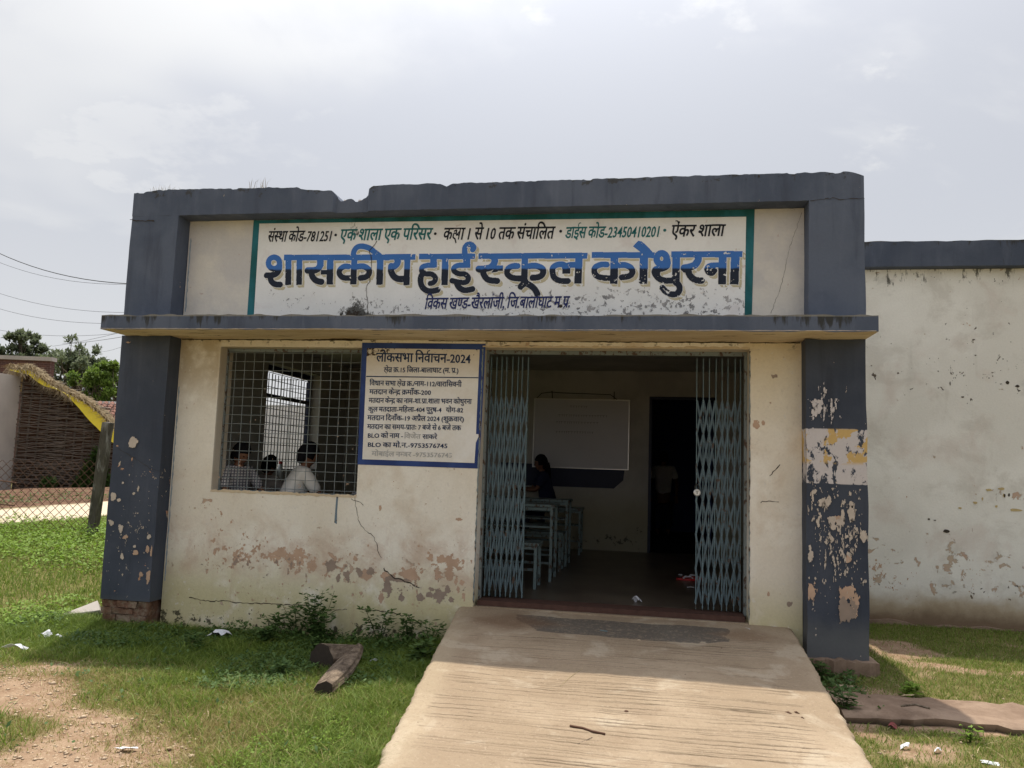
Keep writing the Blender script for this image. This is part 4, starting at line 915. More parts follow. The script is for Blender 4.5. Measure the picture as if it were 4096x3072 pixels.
# door frame of the inner doorway
b = MB(); b.box(4.75, 4.79, D1-.02, D1+.17, FLOOR, 2.62); b.box(4.79, 5.68, D1-.02, D1+.17, 2.58, 2.62); b.obj('inner_door_frame', M['darkblue'], school)
# left window grille, rail and frame
sw = bpy.data.objects.new('side_window', None); COL.objects.link(sw); sw.location = (0, 3.2, LZ0); adopt_loc(sw, school); sw['label'] = 'bright side window seen through the front grille'
for i in range(19): y = LY0+.02+(LY1-LY0-.04)*i/18; b = MB(); b.bar((.03, y, LZ0), (.03, y, LZ1-.1), .009, .009); b.obj('rod', M['blackiron'], sw)
for k in range(14): z = LZ0+.03+(LZ1-.12-LZ0)*k/13; b = MB(); b.bar((.041, LY0, z), (.041, LY1, z), .008, .008); b.obj('rod', M['blackiron'], sw)
b = MB(); b.box(.015, .06, LY0, LY1, LZ1-.07, LZ1); b.box(.015, .06, LY1-.06, LY1, LZ0, LZ1-.07); b.box(.02, .055, LY0, LY1, 2.33, 2.375); b.obj('window_frame', M['darkblue'], sw)
# white board, black board on the far wall
wb = bpy.data.objects.new('blackboard', None); COL.objects.link(wb); wb.location = (3.8, D1, 1.3); adopt_loc(wb, school)
quad_sheet('board_panel', [(2.6, 1.62), (2.6, 1.30), (4.27, 1.30), (4.40, 1.42), (4.42, 1.60)], D1-.004, M['darkblue'], wb)
wt = empty('whiteboard', (3.8, D1-.03, 1.57), 'whiteboard hung on the back classroom wall, seen through the open gate', 'whiteboard')
b = MB(); b.box(3.11, 4.46, D1-.035, D1-.015, 1.577, 2.55); b.obj('board_surface', M['board'], wt)
b = MB()
for x0, x1, z0, z1 in ((3.095, 3.11, 1.565, 2.565), (4.46, 4.475, 1.565, 2.565), (3.11, 4.46, 1.565, 1.577), (3.11, 4.46, 2.55, 2.565)): b.box(x0, x1, D1-.045, D1-.012, z0, z1)
b.obj('board_frame', M['steelwhite'], wt)
b = MB(); b.tube([(3.13, D1-.03, 2.565), (3.2, D1-.02, 2.64), (3.35, D1-.02, 2.66), (3.5, D1-.02, 2.65), (4.2, D1-.02, 2.635), (4.3, D1-.03, 2.56)], .006, 5); b.bar((3.35, D1-.02, 2.68), (3.36, D1-.02, 2.57), .012, .012); b.bar((4.25, D1-.02, 2.68), (4.25, D1-.02, 2.57), .012, .012); b.obj('hanging_wire', M['blackiron'], wt)
def squiggle(name, x, z, L, parent):
    b_ = MB(); r_ = random.Random(int(x*100+z*10)); xx = x
    while xx < x+L: w = r_.uniform(.02, .05); b_.bar((xx, D1-.037, z+.012), (xx+w*.8, D1-.037, z+.013), .003, .001, up=Vector((0, 1, 0))); b_.bar((xx+w*.4, D1-.037, z+.012), (xx+w*.4, D1-.037, z-.015), .003, .001, up=Vector((0, 1, 0))); xx += w
    return b_.obj(name, M['ink'], parent)
for x, z, L in ((3.62, 2.45, .25), (3.45, 2.32, .7), (3.42, 2.22, .6), (3.42, 2.08, .55)): squiggle('marker_writing', x, z, L, wt)

# ---- desks and benches
def desk(x0, x1, y0, z, h, w, label, name='school_desk', cat='desk', shelf=True):
    rt = empty(name, ((x0+x1)/2, y0, z), label, cat, 'teal steel desks and benches in the classroom'); r_ = .028
    for x in (x0, x1):
        for y in (y0, y0+w): b_ = MB(); b_.bar((x, y, z), (x, y, z+h-.02), r_, r_); b_.obj('leg', M['desk'], rt)
    b_ = MB()
    for x in (x0, x1): b_.bar((x, y0+r_/2, z+.09), (x, y0+w-r_/2, z+.09), r_*.9, r_*.9)
    b_.bar((x0+r_/2, y0+w*.5, z+.16), (x1-r_/2, y0+w*.5, z+.16), r_*.8, r_*.8)
    for y in (y0, y0+w): b_.bar((x0+r_/2, y, z+h-.04), (x1-r_/2, y, z+h-.04), r_*.9, r_*.9)
    b_.obj('frame', M['desk'], rt)
    b_ = MB(); b_.box(x0-.02, x1+.03, y0-.02, y0+w+.02, z+h-.019, z+h+.006); b_.obj('top', M['desk'], rt)
    if shelf: b_ = MB(); b_.box(x0+.02, x1-.02, y0+.02, y0+w-.02, z+h-.23, z+h-.215); b_.obj('book_shelf', M['desk'], rt)
    return rt
desk(2.2, 3.72, 1.10, FLOOR, .42, .28, 'low teal bench just inside the gate, nearest the left leaf', 'school_bench', 'bench', False)
desk(2.2, 3.80, 1.62, FLOOR, .76, .40, 'front teal school desk seen beside the left gate leaf')
desk(2.2, 3.80, 2.45, FLOOR, .42, .28, 'teal bench between the first and second desks', 'school_bench', 'bench', False)
desk(2.2, 3.82, 2.92, FLOOR, .76, .40, 'second teal school desk, right behind the front one')
desk(2.0, 3.86, 4.25, FLOOR, .60, .35, 'rear desk standing in the dark near the back wall')
desk(.4, 1.95, 1.32, FLOOR, .76, .40, 'dark desk in front of the boys inside the front window')
desk(.4, 1.95, .86, FLOOR, .42, .28, 'bench under the boys sitting at the front window', 'school_bench', 'bench', False)
desk(.4, 1.95, 1.95, FLOOR, .42, .28, 'bench under the middle boy behind the first desk', 'school_bench', 'bench', False)

# ---- people
def skin_body(name, verts, edges, radii, mat, parent, sub=1):
    me = bpy.data.meshes.new(name); me.from_pydata([tuple(v) for v in verts], edges, []); o = bpy.data.objects.new(name, me); COL.objects.link(o)
    o.modifiers.new('skin', 'SKIN').use_smooth_shade = True
    sv = me.skin_vertices[0].data
    for i, rr in enumerate(radii): sv[i].radius = (rr, rr) if not isinstance(rr, tuple) else rr
    sv[0].use_root = True
    if sub: s_ = o.modifiers.new('sub', 'SUBSURF'); s_.levels = sub; s_.render_levels = sub
    bpy.context.view_layer.update(); dg = bpy.context.evaluated_depsgraph_get(); m2 = bpy.data.meshes.new_from_object(o.evaluated_get(dg))
    for p_ in m2.polygons: p_.use_smooth = True
    m2.materials.clear(); m2.materials.append(mat); bpy.data.objects.remove(o); o = bpy.data.objects.new(name, m2); COL.objects.link(o); adopt(o, parent); return o
def head_mesh(name, c_, fwd, tilt, s, mat, parent):
    """head with brow, nose, mouth, chin and ears; fwd = heading angle, tilt = nod"""
    n, m_ = 20, 14; v = []; f = []
    for i in range(m_+1):
        th = math.pi*i/m_
        for k in range(n):
            a = 2*math.pi*k/n; x = math.sin(th)*math.cos(a); y = math.sin(th)*math.sin(a); z = math.cos(th)
            X_ = x*.093; Y_ = y*.074*(1-.18*max(0, -z)); Z_ = z*.118
            if x > .3:
                X_ += .006*math.exp(-((z-.18)/.10)**2)*(abs(y) < .6) - .010*math.exp(-((z-.02)/.09)**2)*math.exp(-((abs(y)-.38)/.16)**2)
                X_ += .022*math.exp(-((z+.16)/.12)**2)*math.exp(-(y/.16)**2) + .007*math.exp(-((z+.50)/.07)**2)*math.exp(-(y/.3)**2) + .010*math.exp(-((z+.85)/.12)**2)
            if z < -.3 and x < 0: X_ *= .80
            v.append((X_*s, Y_*s, Z_*s))
    for i in range(m_):
        for k in range(n): f.append((i*n+k, i*n+(k+1) % n, (i+1)*n+(k+1) % n, (i+1)*n+k))
    b_ = MB(); b_.add(v, f)
    for sy in (-1, 1): b_.ball((-.006*s, sy*.076*s, -.01*s), .018*s, .008*s, .030*s, 8, 5)
    Rm = Matrix.Translation(c_) @ Matrix.Rotation(fwd, 4, 'Z') @ Matrix.Rotation(tilt, 4, 'Y')
    b_.v = [tuple(Rm @ Vector(q)) for q in b_.v]; b_.obj(name, mat, parent, True)
    h = MB(); hv = []; hf = []
    for i in range(9):
        th = math.pi*.60*i/8
        for k in range(n):
            a = 2*math.pi*k/n; x = math.sin(th)*math.cos(a); y = math.sin(th)*math.sin(a); z = math.cos(th)
            lim = 1.0 if not (x > .45 and z < .35) else .86
            hv.append((x*.106*s*lim-.004, y*.088*s*lim, z*.131*s+.006))
    for i in range(8):
        for k in range(n): hf.append((i*n+k, i*n+(k+1) % n, (i+1)*n+(k+1) % n, (i+1)*n+k))
    h.add(hv, hf); h.ball((-.045*s, 0, -.035*s), .062*s, .072*s, .075*s, 12, 7)
    h.v = [tuple(Rm @ Vector(q)) for q in h.v]; h.obj('hair', M['hair'], parent, True)
    b_ = MB()
    for sy in (-1, 1): b_.ball((.080*s, sy*.030*s, .004*s), .008*s, .012*s, .006*s, 8, 5)
    b_.v = [tuple(Rm @ Vector(q)) for q in b_.v]; b_.obj('eyes', M['hair'], parent, True)
    return Rm
def hand(b_pts, dirv, mat, parent):
    w = Vector(b_pts); d = Vector(dirv).normalized(); s_ = d.cross(Vector((0, 0, 1))).normalized(); v = [w, w+d*.045, w+d*.085]; e = [(0, 1), (1, 2)]; rr = [.020, .028, .026]
    o = skin_body('palm', v, e, [(a, a*.5) for a in rr], mat, parent)
    for i, (off, L) in enumerate(((-.027, .060), (-.009, .070), (.009, .066), (.026, .052))):
        b0 = w+d*.075+s_*off; skin_body('finger', [b0, b0+d*L*.55+Vector((0, 0, -.008)), b0+d*L+Vector((0, 0, -.024))], [(0, 1), (1, 2)], [.0085, .008, .0065], mat, parent, 1)
    b0 = w+d*.02-s_*.022; skin_body('thumb', [b0, b0+d*.03-s_*.022, b0+d*.058-s_*.026+Vector((0, 0, -.008))], [(0, 1), (1, 2)], [.011, .010, .008], mat, parent, 1)
def seated(headc, face, tilt, s, shirt, label, lean=.08, elbow_out=.20, reach=None, seatz=None, hair_long=False):
    hc = Vector(headc); fw = Vector((math.cos(face), math.sin(face), 0)); sd_ = Vector((-fw.y, fw.x, 0)); seatz = FLOOR+.43 if seatz is None else seatz
    root = empty('person', (hc.x-fw.x*lean*1.5, hc.y-fw.y*lean*1.5, FLOOR), label, 'person')
    neck = hc-Vector((0, 0, .115*s))-fw*.02; chest = neck-Vector((0, 0, .16*s))-fw*lean*.5; hip = Vector((chest.x-fw.x*lean, chest.y-fw.y*lean, seatz+.10))
    shl = [neck-Vector((0, 0, .065*s))-fw*lean*.2+sd_*q*.165*s for q in (1, -1)]
    elb = [shl[i]-Vector((0, 0, .22*s))+fw*.13*s+sd_*(q*elbow_out*.35) for i, q in enumerate((1, -1))]
    wr = [elb[i]+fw*.20*s-sd_*q*.05+Vector((0, 0, .0)) for i, q in enumerate((1, -1))]
    kn = [hip+fw*.38*s+sd_*q*.10-Vector((0, 0, .02)) for q in (1, -1)]; ft = [Vector((k.x+fw.x*.02, k.y+fw.y*.02, FLOOR+.06)) for k in kn]; to = [f_+fw*.15-Vector((0, 0, .03)) for f_ in ft]
    v = [hip, chest, neck, hc-Vector((0, 0, .05*s)), *shl, *elb, *wr, *kn, *ft, *to]
    e = [(0, 1), (1, 2), (2, 3), (1, 4), (1, 5), (4, 6), (5, 7), (6, 8), (7, 9), (0, 10), (0, 11), (10, 12), (11, 13), (12, 14), (13, 15)]
    rr = [.125*s, .115*s, .050*s, .045*s, .052*s, .052*s, .036*s, .036*s, .025*s, .025*s, .065*s, .065*s, .04, .04, .03, .03]
    skin_body('body', v, e, rr, M['skin'], root)
    # shirt: own surface over torso and upper arms
    se = [shl[i]+(elb[i]-shl[i])*.85 for i in (0, 1)]; col = neck-Vector((0, 0, .012))
    v = [hip+Vector((0, 0, .02)), (hip+chest)/2, chest, col, *shl, *se]; skin_body('shirt', v, [(0, 1), (1, 2), (2, 3), (2, 4), (2, 5), (4, 6), (5, 7)], [.15*s, .145*s, .135*s, .062*s, .075*s, .075*s, .060*s, .060*s], shirt, root)
    v = [hip, *kn, *[k-Vector((0, 0, .3)) for k in kn]]; skin_body('trousers', v, [(0, 1), (0, 2), (1, 3), (2, 4)], [.145*s, .085*s, .085*s, .06, .06], M['navycloth'], root)
    head_mesh('head', hc, face, tilt, s, M['skin'], root)
    for i in (0, 1): hand(wr[i], (wr[i]-elb[i]), M['skin'], root)
    if hair_long:
        b_ = MB(); b_.tube([hc-fw*.07, hc-fw*.10-Vector((0, 0, .10)), hc-fw*.11-Vector((0, 0, .22)), hc-fw*.10-Vector((0, 0, .34))], [.05, .045, .035, .015], 10); b_.obj('hair_plait', M['hair'], root, True)
    return root
seated(at(965, 1815, 7.55), R(-20), R(25), .92, M['check'], 'boy in a checked shirt at the left end of the window, head bowed')
seated(at(1079, 1862, 8.9), R(70), R(20), .92, M['shirtgrey'], 'boy in a grey shirt seen from behind, between the two others')
seated(at(1233, 1820, 7.55), R(38), R(22), .98, M['shirt'], 'boy in a white shirt leaning forward at the middle of the window', lean=.14)
seated(at(2164, 1852, 11.1), R(195), R(5), .92, M['navycloth'], 'girl in dark clothes with long black hair by the whiteboard', hair_long=True)
def standing(px, py, t, label):
    hc = at(px, py, t); s = .95; fw = Vector((0, 1, 0)); sd_ = Vector((1, 0, 0)); zf = FLOOR
    root = empty('person', (hc.x, hc.y, zf), label, 'person'); H = hc.z-zf
    neck = hc-Vector((0, 0, .125)); chest = neck-Vector((0, 0, .19)); hip = Vector((hc.x, hc.y, zf+.78*H/1.5)); shl = [neck-Vector((0, 0, .07))+sd_*q*.165 for q in (1, -1)]
    elb = [shl[i]+sd_*q*.07-Vector((0, 0, .25)) for i, q in enumerate((1, -1))]; wr = [elb[i]+fw*.10-Vector((0, 0, .21)) for i in (0, 1)]
    kn = [hip+sd_*q*.09-Vector((0, 0, (hip.z-zf)*.5)) for q in (1, -1)]; ft = [Vector((k.x, k.y, zf+.06)) for k in kn]; to = [f_+fw*.14-Vector((0, 0, .03)) for f_ in ft]
    skin_body('body', [hip, chest, neck, hc-Vector((0, 0, .05)), *shl, *elb, *wr, *kn, *ft, *to], [(0, 1), (1, 2), (2, 3), (1, 4), (1, 5), (4, 6), (5, 7), (6, 8), (7, 9), (0, 10), (0, 11), (10, 12), (11, 13), (12, 14), (13, 15)], [.12, .115, .05, .045, .052, .052, .036, .036, .024, .024, .06, .06, .04, .04, .03, .03], M['skin'], root)
    skin_body('shirt', [hip-Vector((0, 0, .03)), (hip+chest)/2, chest, neck-Vector((0, 0, .01)), *shl, *[shl[i]+(elb[i]-shl[i])*.75 for i in (0, 1)]], [(0, 1), (1, 2), (2, 3), (2, 4), (2, 5), (4, 6), (5, 7)], [.16, .15, .145, .06, .075, .075, .062, .062], M['shirt'], root)
    skin_body('trousers', [hip, *kn, *[f_+Vector((0, 0, .04)) for f_ in ft]], [(0, 1), (0, 2), (1, 3), (2, 4)], [.14, .085, .085, .07, .07], M['navycloth'], root)
    head_mesh('head', hc, R(90), R(30), .95, M['skin'], root)
    for i in (0, 1): hand(wr[i], wr[i]-elb[i], M['skin'], root)
standing(2655, 1832, 14.2, 'person in a pale shirt standing in the dark doorway, back turned')
# bottle on the window ledge, books
p = at(1122, 1858, 9.9); bt = empty('water_bottle', (p.x, p.y, LZ0), 'clear water bottle with a red cap beside the middle boy', 'bottle')
zz = p.z+.03; b = MB(); b.tube([(p.x, p.y, zz-.26), (p.x, p.y, zz-.25), (p.x, p.y, zz-.10), (p.x, p.y, zz-.05), (p.x, p.y, zz-.02)], [.03, .036, .036, .025, .016], 12); b.obj('bottle_body', M['plasticclear'], bt, True)
b = MB(); b.tube([(p.x, p.y, zz-.02), (p.x, p.y, zz+.018)], .022, 12); b.obj('cap', M['red'], bt)
for k, (x, y, a) in enumerate(((1.25, 1.5, .2), (1.85, 1.45, -.3))):
    b = MB(); z = FLOOR+.767
    for j in range(5):
        b.box(-.10+j*.004, .10+j*.003, -.07, .07+j*.002, z+j*.011, z+j*.011+.010)
    o = b.obj('exercise_books', M['paper']); o.location = (x, y, 0); o.rotation_euler.z = a; tag(o, ['stack of exercise books on the desk beside the white-shirted boy', 'stack of books on the right end of the window desk'][k], 'books')
# sandals, papers on floor
for k, (px, py) in enumerate(((2752, 2318), (2775, 2312))):
    q = on(px, py, 2, FLOOR+.01); rt = empty('sandal', q, ['red flip-flop on the floor inside the right gate leaf, the nearer one', 'red flip-flop partly behind the right gate leaf'][k], 'sandal', 'pair of red flip-flops')
    b = MB(); n = 14; v = [(q.x+.12*math.cos(6.283*i/n), q.y+(.045 if math.cos(6.283*i/n) > -.2 else .036)*math.sin(6.283*i/n), q.z+h) for h in (-.008, .012) for i in range(n)]
    b.add(v, [tuple(range(n-1, -1, -1)), tuple(range(n, 2*n))]+[(i, (i+1) % n, n+(i+1) % n, n+i) for i in range(n)]); b.obj('sole', M['red'], rt)
    b = MB(); b.tube([(q.x+.05, q.y, q.z+.012), (q.x+.03, q.y, q.z+.03), (q.x-.03, q.y+.035, q.z+.03), (q.x-.05, q.y+.04, q.z+.01)], .005, 5); b.tube([(q.x+.03, q.y, q.z+.03), (q.x-.03, q.y-.035, q.z+.03), (q.x-.05, q.y-.04, q.z+.01)], .005, 5); b.obj('strap', M['paper'], rt)

class Wear:
    """ragged bare-plaster areas: blobs plus noise on a fine grid, emitted as one thin mesh per colour"""
    def __init__(w, x0, x1, z0, z1, y, res=.004, seed=1, aniso=1., cs=1.):
        w.a = (x0, x1, z0, z1); w.y = y; w.res = res; w.W = int((x1-x0)/res); w.H = int((z1-z0)/res); r_ = np.random.default_rng(seed)
        sh = (int(w.H/aniso)+2, w.W); f = lambda c_: vnoise(sh, c_, r_)
        n_ = f(14*cs)*.4+f(6*cs)*.3+f(max(1.3, 3*cs))*.2+f(max(1., 1.5*cs))*.1; w.big = vnoise((w.H, w.W), 60, r_); w.n = n_[(np.arange(w.H)/aniso).astype(int)]
        w.X, w.Z = np.meshgrid(x0+(np.arange(w.W)+.5)*res, z0+(np.arange(w.H)+.5)*res); w.f = {}
    def blob(w, x, z, bw, bh, mat, k=1.): d = 1-np.sqrt(((w.X-x)/(bw*.62))**2+((w.Z-z)/(bh*.62))**2); w.f[mat] = np.maximum(w.f.get(mat, -9.), d*k)
    def zone(w, fld, mat): w.f[mat] = np.maximum(w.f.get(mat, -9.), fld)
    def emit(w, parent, amp=2.2, thr=.12):
        for q, (mat, F_) in enumerate(w.f.items()):
            m_ = F_+(w.n-.5)*amp > thr; V = []; Fc = []; y = w.y-.0009-.0004*q
            for jj in range(w.H):
                d = np.diff(np.concatenate(([0], m_[jj].view(np.int8), [0]))); a_ = np.where(d == 1)[0]; e_ = np.where(d == -1)[0]; za = w.a[2]+jj*w.res
                for s_, t_ in zip(a_, e_): n0 = len(V); xa, xb = w.a[0]+s_*w.res, w.a[0]+t_*w.res; V += [(xa, y, za), (xb, y, za), (xb, y, za+w.res), (xa, y, za+w.res)]; Fc.append((n0, n0+1, n0+2, n0+3))
            if V: np_mesh('bare_patch', V, Fc, M[mat], parent)['kind'] = 'stuff'
e2 = lambda W_, cx_, cz_, sx_, sz_: np.exp(-((W_.X-cx_)/sx_)**2-((W_.Z-cz_)/sz_)**2)
M['greybare'] = flat('bare_grey_plaster', (.31, .24, .195), var=.25, scale=14); M['greyflake'] = flat('grey_flaked_spot', (.30, .30, .31), var=.3, scale=20); M['pinkflake'] = flat('pinkish_flaked_spot', (.58, .49, .46), var=.2, scale=20)
# ---- right wing, set back
wing = empty('school_wing', (9, 4, 0), 'set-back school wing with stained white wall and navy coping at right', 'building')
YR = 2.2; b = MB(); b.box(XW+.002, 16, YR, YR+4.5, -.1, 3.74); b.obj('wall', M['wing'], wing)
xs = np.linspace(XW+.004, 16, 200); strip('coping', xs, [3.742]*200, 4.005+jit(200, .006, 61)+.0*xs, YR-.13, YR+.4, [M['coping']], wing, yf=jit(200, .004, 62))
xs = np.linspace(XW+.01, 16, 120); strip('wall_foot', xs, [-.05]*120, .15+jit(120, .02, 63), YR-.035, YR+.05, [M['stone']], wing, yf=jit(120, .012, 64))

F6 = Wear(XW+.01, 9.2, .25, 3.70, YR-.0005, .005, 20, 1.3, .5); F6.zone(-.78+.36*e2(F6, 7.3, .62, 1.6, .22)+.55*(F6.big-.5), 'pinkbare'); F6.zone(-.88+.34*e2(F6, 8.2, 2.6, .9, .4)+.25*e2(F6, 7.6, 3.6, 1.4, .25)+.2*e2(F6, 8, .5, 1.2, .1)+.4*(F6.big-.5), 'crack'); F6.emit(wing)
# yellowish scraps of an older notice on that wing wall
r = random.Random(9)
def scrap(px, py, w, h, mat, Y, parent, name='paint_scrap'):
    x, z = P2(px, py, Y); n = 9; pts = [(x+w/2*math.cos(6.283*i/n)*r.uniform(.6, 1.1), z+h/2*math.sin(6.283*i/n)*r.uniform(.6, 1.1)) for i in range(n)]
    return quad_sheet(name, pts, Y-.003, mat, parent, .002)
M['ochre'] = flat('old_ochre_paint', (.50, .39, .20), var=.2, scale=12)
for px, py, w, h in ((3955, 1960, .075, .03), (4005, 1955, .07, .03), (4015, 1982, .02, .05), (3900, 2010, .05, .03), (3840, 2032, .04, .022), (4060, 2040, .14, .035), (3930, 1995, .02, .04), (3985, 2025, .03, .03)): scrap(px, py, w, h, M['ochre'], YR, wing)
for px, py, w, h in ((4018, 1982, .018, .05), (4036, 1980, .02, .035), (3785, 2125, .07, .04), (3715, 2076, .03, .02), (3740, 2081, .03, .012), (3800, 1533, .012, .05), (3850, 1588, .03, .02), (4030, 1530, .04, .04), (4070, 1545, .05, .03)): scrap(px, py, w, h, M['crack'], YR, wing)
# distinct paint losses on the columns and front wall
M['greybare'] = flat('bare_grey_plaster', (.31, .24, .195), var=.25, scale=14)
WL = Wear(.5, 3.33, .10, 2.60, YW, .004, 3); WC = Wear(.01, .475, .30, 2.62, -.0065, .004, 4, 1.4); WR = Wear(5.968, 6.40, .25, 2.62, -.0065, .003, 5, 1.8)
def patch(px, py, w, h, mat, Y=0.):
    x, z = P2(px, py, Y); nm = [k_ for k_, v_ in M.items() if v_ is mat][0]
    if Y == YW: (WL if x < 3.33 else WQ).blob(x, z, w, h, nm)
    else: (WC if x < 1 else WR).blob(x, z, w*.9, h*.9, nm)
WQ = Wear(5.57, 5.95, .42, 2.62, YW, .004, 6)
for px, py, w, h, mt in ((535, 1772, .085, .085, 'palebare'), (450, 2092, .07, .06, 'palebare'), (514, 1370, .05, .022, 'pinkbare'), (483, 2105, .07, .05, 'palebare'), (484, 2110, .05, .09, 'palebare'), (500, 2148, .05, .03, 'pinkbare'), (540, 2185, .035, .03, 'palebare'), (592, 2195, .035, .07, 'pinkbare'), (608, 2208, .03, .09, 'pinkbare'), (595, 2310, .04, .09, 'pinkbare'), (566, 2295, .035, .045, 'pinkbare'), (600, 2145, .04, .05, 'palebare'), (555, 1955, .018, .06, 'palebare'), (535, 1975, .03, .03, 'palebare'), (455, 1985, .05, .07, 'palebare'), (478, 2000, .04, .03, 'palebare'), (490, 2225, .025, .035, 'palebare'), (545, 2210, .05, .04, 'pinkbare')):
    patch(px, py, w, h, M[mt])
for px, py, w, h, mt in ((3392, 2370, .13, .12, 'pinkbare'), (3385, 2440, .13, .15, 'greybare'), (3415, 2420, .06, .17, 'pinkbare'), (3248, 2365, .06, .11, 'pinkbare'), (3300, 2010, .10, .10, 'palebare'), (3350, 2075, .06, .05, 'pinkbare'), (3330, 2110, .05, .05, 'palebare'), (3405, 2050, .05, .20, 'palebare'), (3240, 2215, .04, .12, 'palebare'), (3325, 2150, .03, .06, 'palebare'), (3455, 2150, .05, .11, 'palebare'), (3393, 2235, .04, .05, 'pinkbare')):
    patch(px, py, w, h, M[mt])
for a, b_, w, h, mt in ((830, 950, .10, .07, 'pinkbare'), (870, 1060, .08, .14, 'greybare'), (670, 895, .05, .05, 'greybare'), (540, 910, .05, .06, 'greybare'), (410, 930, .06, .10, 'greybare'), (320, 960, .04, .08, 'greybare'), (240, 820, .08, .09, 'greybare'), (1090, 940, .13, .08, 'pinkbare'), (620, 930, .08, .09, 'pinkbare'), (980, 1000, .14, .04, 'greybare'), (1430, 1170, .10, .09, 'greybare'), (1330, 1160, .05, .05, 'greybare'), (1220, 1190, .04, .06, 'greybare'), (1570, 1215, .05, .035, 'greybare'), (1520, 1090, .05, .05, 'greybare'), (1350, 1095, .06, .03, 'greybare'), (1540, 880, .08, .16, 'pinkbare'), (1440, 760, .06, .07, 'pinkbare'), (1620, 830, .09, .10, 'pinkbare'), (1330, 750, .06, .06, 'pinkbare'), (1620, 1000, .03, .10, 'pinkbare'), (1640, 1080, .03, .07, 'pinkbare'), (790, 1200, .04, .10, 'pinkbare'), (1700, 1165, .035, .07, 'pinkbare'), (1670, 1030, .04, .05, 'pinkbare'), (1010, 1195, .035, .05, 'greybare'), (20, 830, .08, .12, 'pinkbare'), (500, 760, .04, .05, 'pinkbare'), (645, 612, .02, .025, 'pinkbare'), (1650, 325, .05, .02, 'pinkbare'), (780, 195, .02, .05, 'pinkbare')):
    patch(1240+a/2.765, 1960+b_/2.765, w, h, M[mt], YW)
for px, py, w, h, mt in ((3095, 1505, .04, .03, 'greybare'), (3025, 1700, .04, .05, 'pinkbare'), (3055, 1690, .03, .035, 'pinkbare'), (3155, 2415, .04, .03, 'greybare'), (3075, 2375, .015, .03, 'pinkbare')): patch(px, py, w, h, M[mt], YW)
crack([(3080, 1905), (3100, 1880), (3120, 1858)], .010, YW-.002, school, 21); crack([(3040, 2010), (3075, 2003), (3115, 2008)], .006, YW-.002, school, 22)
e2 = lambda W_, cx_, cz_, sx_, sz_: np.exp(-((W_.X-cx_)/sx_)**2-((W_.Z-cz_)/sz_)**2)
WL.zone(-.62+.78*e2(WL, 1.62, .72, .60, .12)+.50*e2(WL, 2.6, .60, .60, .17)+.25*e2(WL, 1.0, .80, .4, .3)+.2*e2(WL, 3.0, .95, .3, .4), 'pinkbare'); WL.zone(-.75+.68*e2(WL, 1.45, .66, .45, .07)+.58*e2(WL, 2.75, .52, .45, .08), 'greybare'); WL.zone(-.9+.5*e2(WL, 1.5, .14, 1.2, .06), 'crack')
WR.zone(-.9+.95*e2(WR, 6.02, 2.12, .17, .20), 'whitebare'); WR.zone(-.62+.50*e2(WR, 6.10, 1.30, .30, .22)+.35*e2(WR, 6.3, .95, .16, .30)+.25*e2(WR, 6.0, .7, .1, .4), 'palebare'); WR.zone(-.95+.5*e2(WR, 6.25, .75, .2, .2), 'pinkbare')
WC.zone(-.80+.30*e2(WC, .3, 1.0, .3, .5)+.25*e2(WC, .42, .8, .08, .35), 'palebare'); WC.zone(-.92+.35*e2(WC, .35, .75, .2, .3), 'pinkbare'); WQ.zone(-.88+0*WQ.X, 'pinkbare')
for W_ in (WL, WC, WR, WQ): W_.emit(school)
F1 = Wear(5.968, 6.40, .45, 2.45, -.0073, .003, 15, 3.2, .42); F1.zone(-.80+.55*e2(F1, 6.12, 1.25, .28, .45)+.35*e2(F1, 6.3, .9, .2, .4)+.45*(F1.big-.5), 'palebare'); F1.zone(-.95+.85*e2(F1, 6.10, 2.15, .16, .26), 'whitebare'); F1.emit(school)
F2 = Wear(.012, .475, .31, 2.6, -.0073, .003, 16, 1.6, .42); F2.zone(-.86+.42*e2(F2, .25, .85, .3, .5)+.45*(F2.big-.5), 'palebare'); F2.zone(-.98+.4*e2(F2, .38, .8, .15, .35)+.3*(F2.big-.5), 'pinkbare'); F2.emit(school)
F3 = Wear(.5, 3.32, .12, 2.6, YW-.0022, .004, 17, 1.3, .40); inw = (F3.X > WX0-.01) & (F3.X < WX1+.01) & (F3.Z > WZ0-.01) | (F3.X > 2.25) & (F3.Z > 1.44); lo_ = 1-sstep(.6, 1.3, F3.Z)
F3.zone(np.where(inw, -9, -.80+.20*lo_+.55*(F3.big-.5)), 'pinkbare'); F3.zone(np.where(inw, -9, -.88+.36*e2(F3, 1.8, .2, 1.4, .14)+.4*(F3.big-.5)), 'crack'); F3.zone(np.where(inw, -9, -.84+.2*lo_-.5*(F3.big-.5)), 'palebare'); F3.emit(school)
F4 = Wear(5.57, 5.955, .42, 2.62, YW-.0022, .004, 18, 1.3, .42); F4.zone(-.84+.5*(F4.big-.5), 'pinkbare'); F4.emit(school)
F5 = Wear(1.30, 5.42, 2.79, 3.55, YU-.0094, .0035, 19, 1.2, .42); F5.zone(-.92+.55*e2(F5, 3.2, 2.93, 2.4, .085)+.30*e2(F5, 5.0, 2.98, .5, .12)+.5*(F5.big-.5), 'greyflake'); F5.zone(-.88+.22*e2(F5, 4.3, 3.42, 1.0, .08)+.5*(F5.big-.5), 'pinkflake'); F5.zone(-.90+1.25*e2(F5, 2.14, 2.80, .22, .13)+.35*e2(F5, 2.14, 3.0, .06, .3), 'crack'); F5.emit(sb)
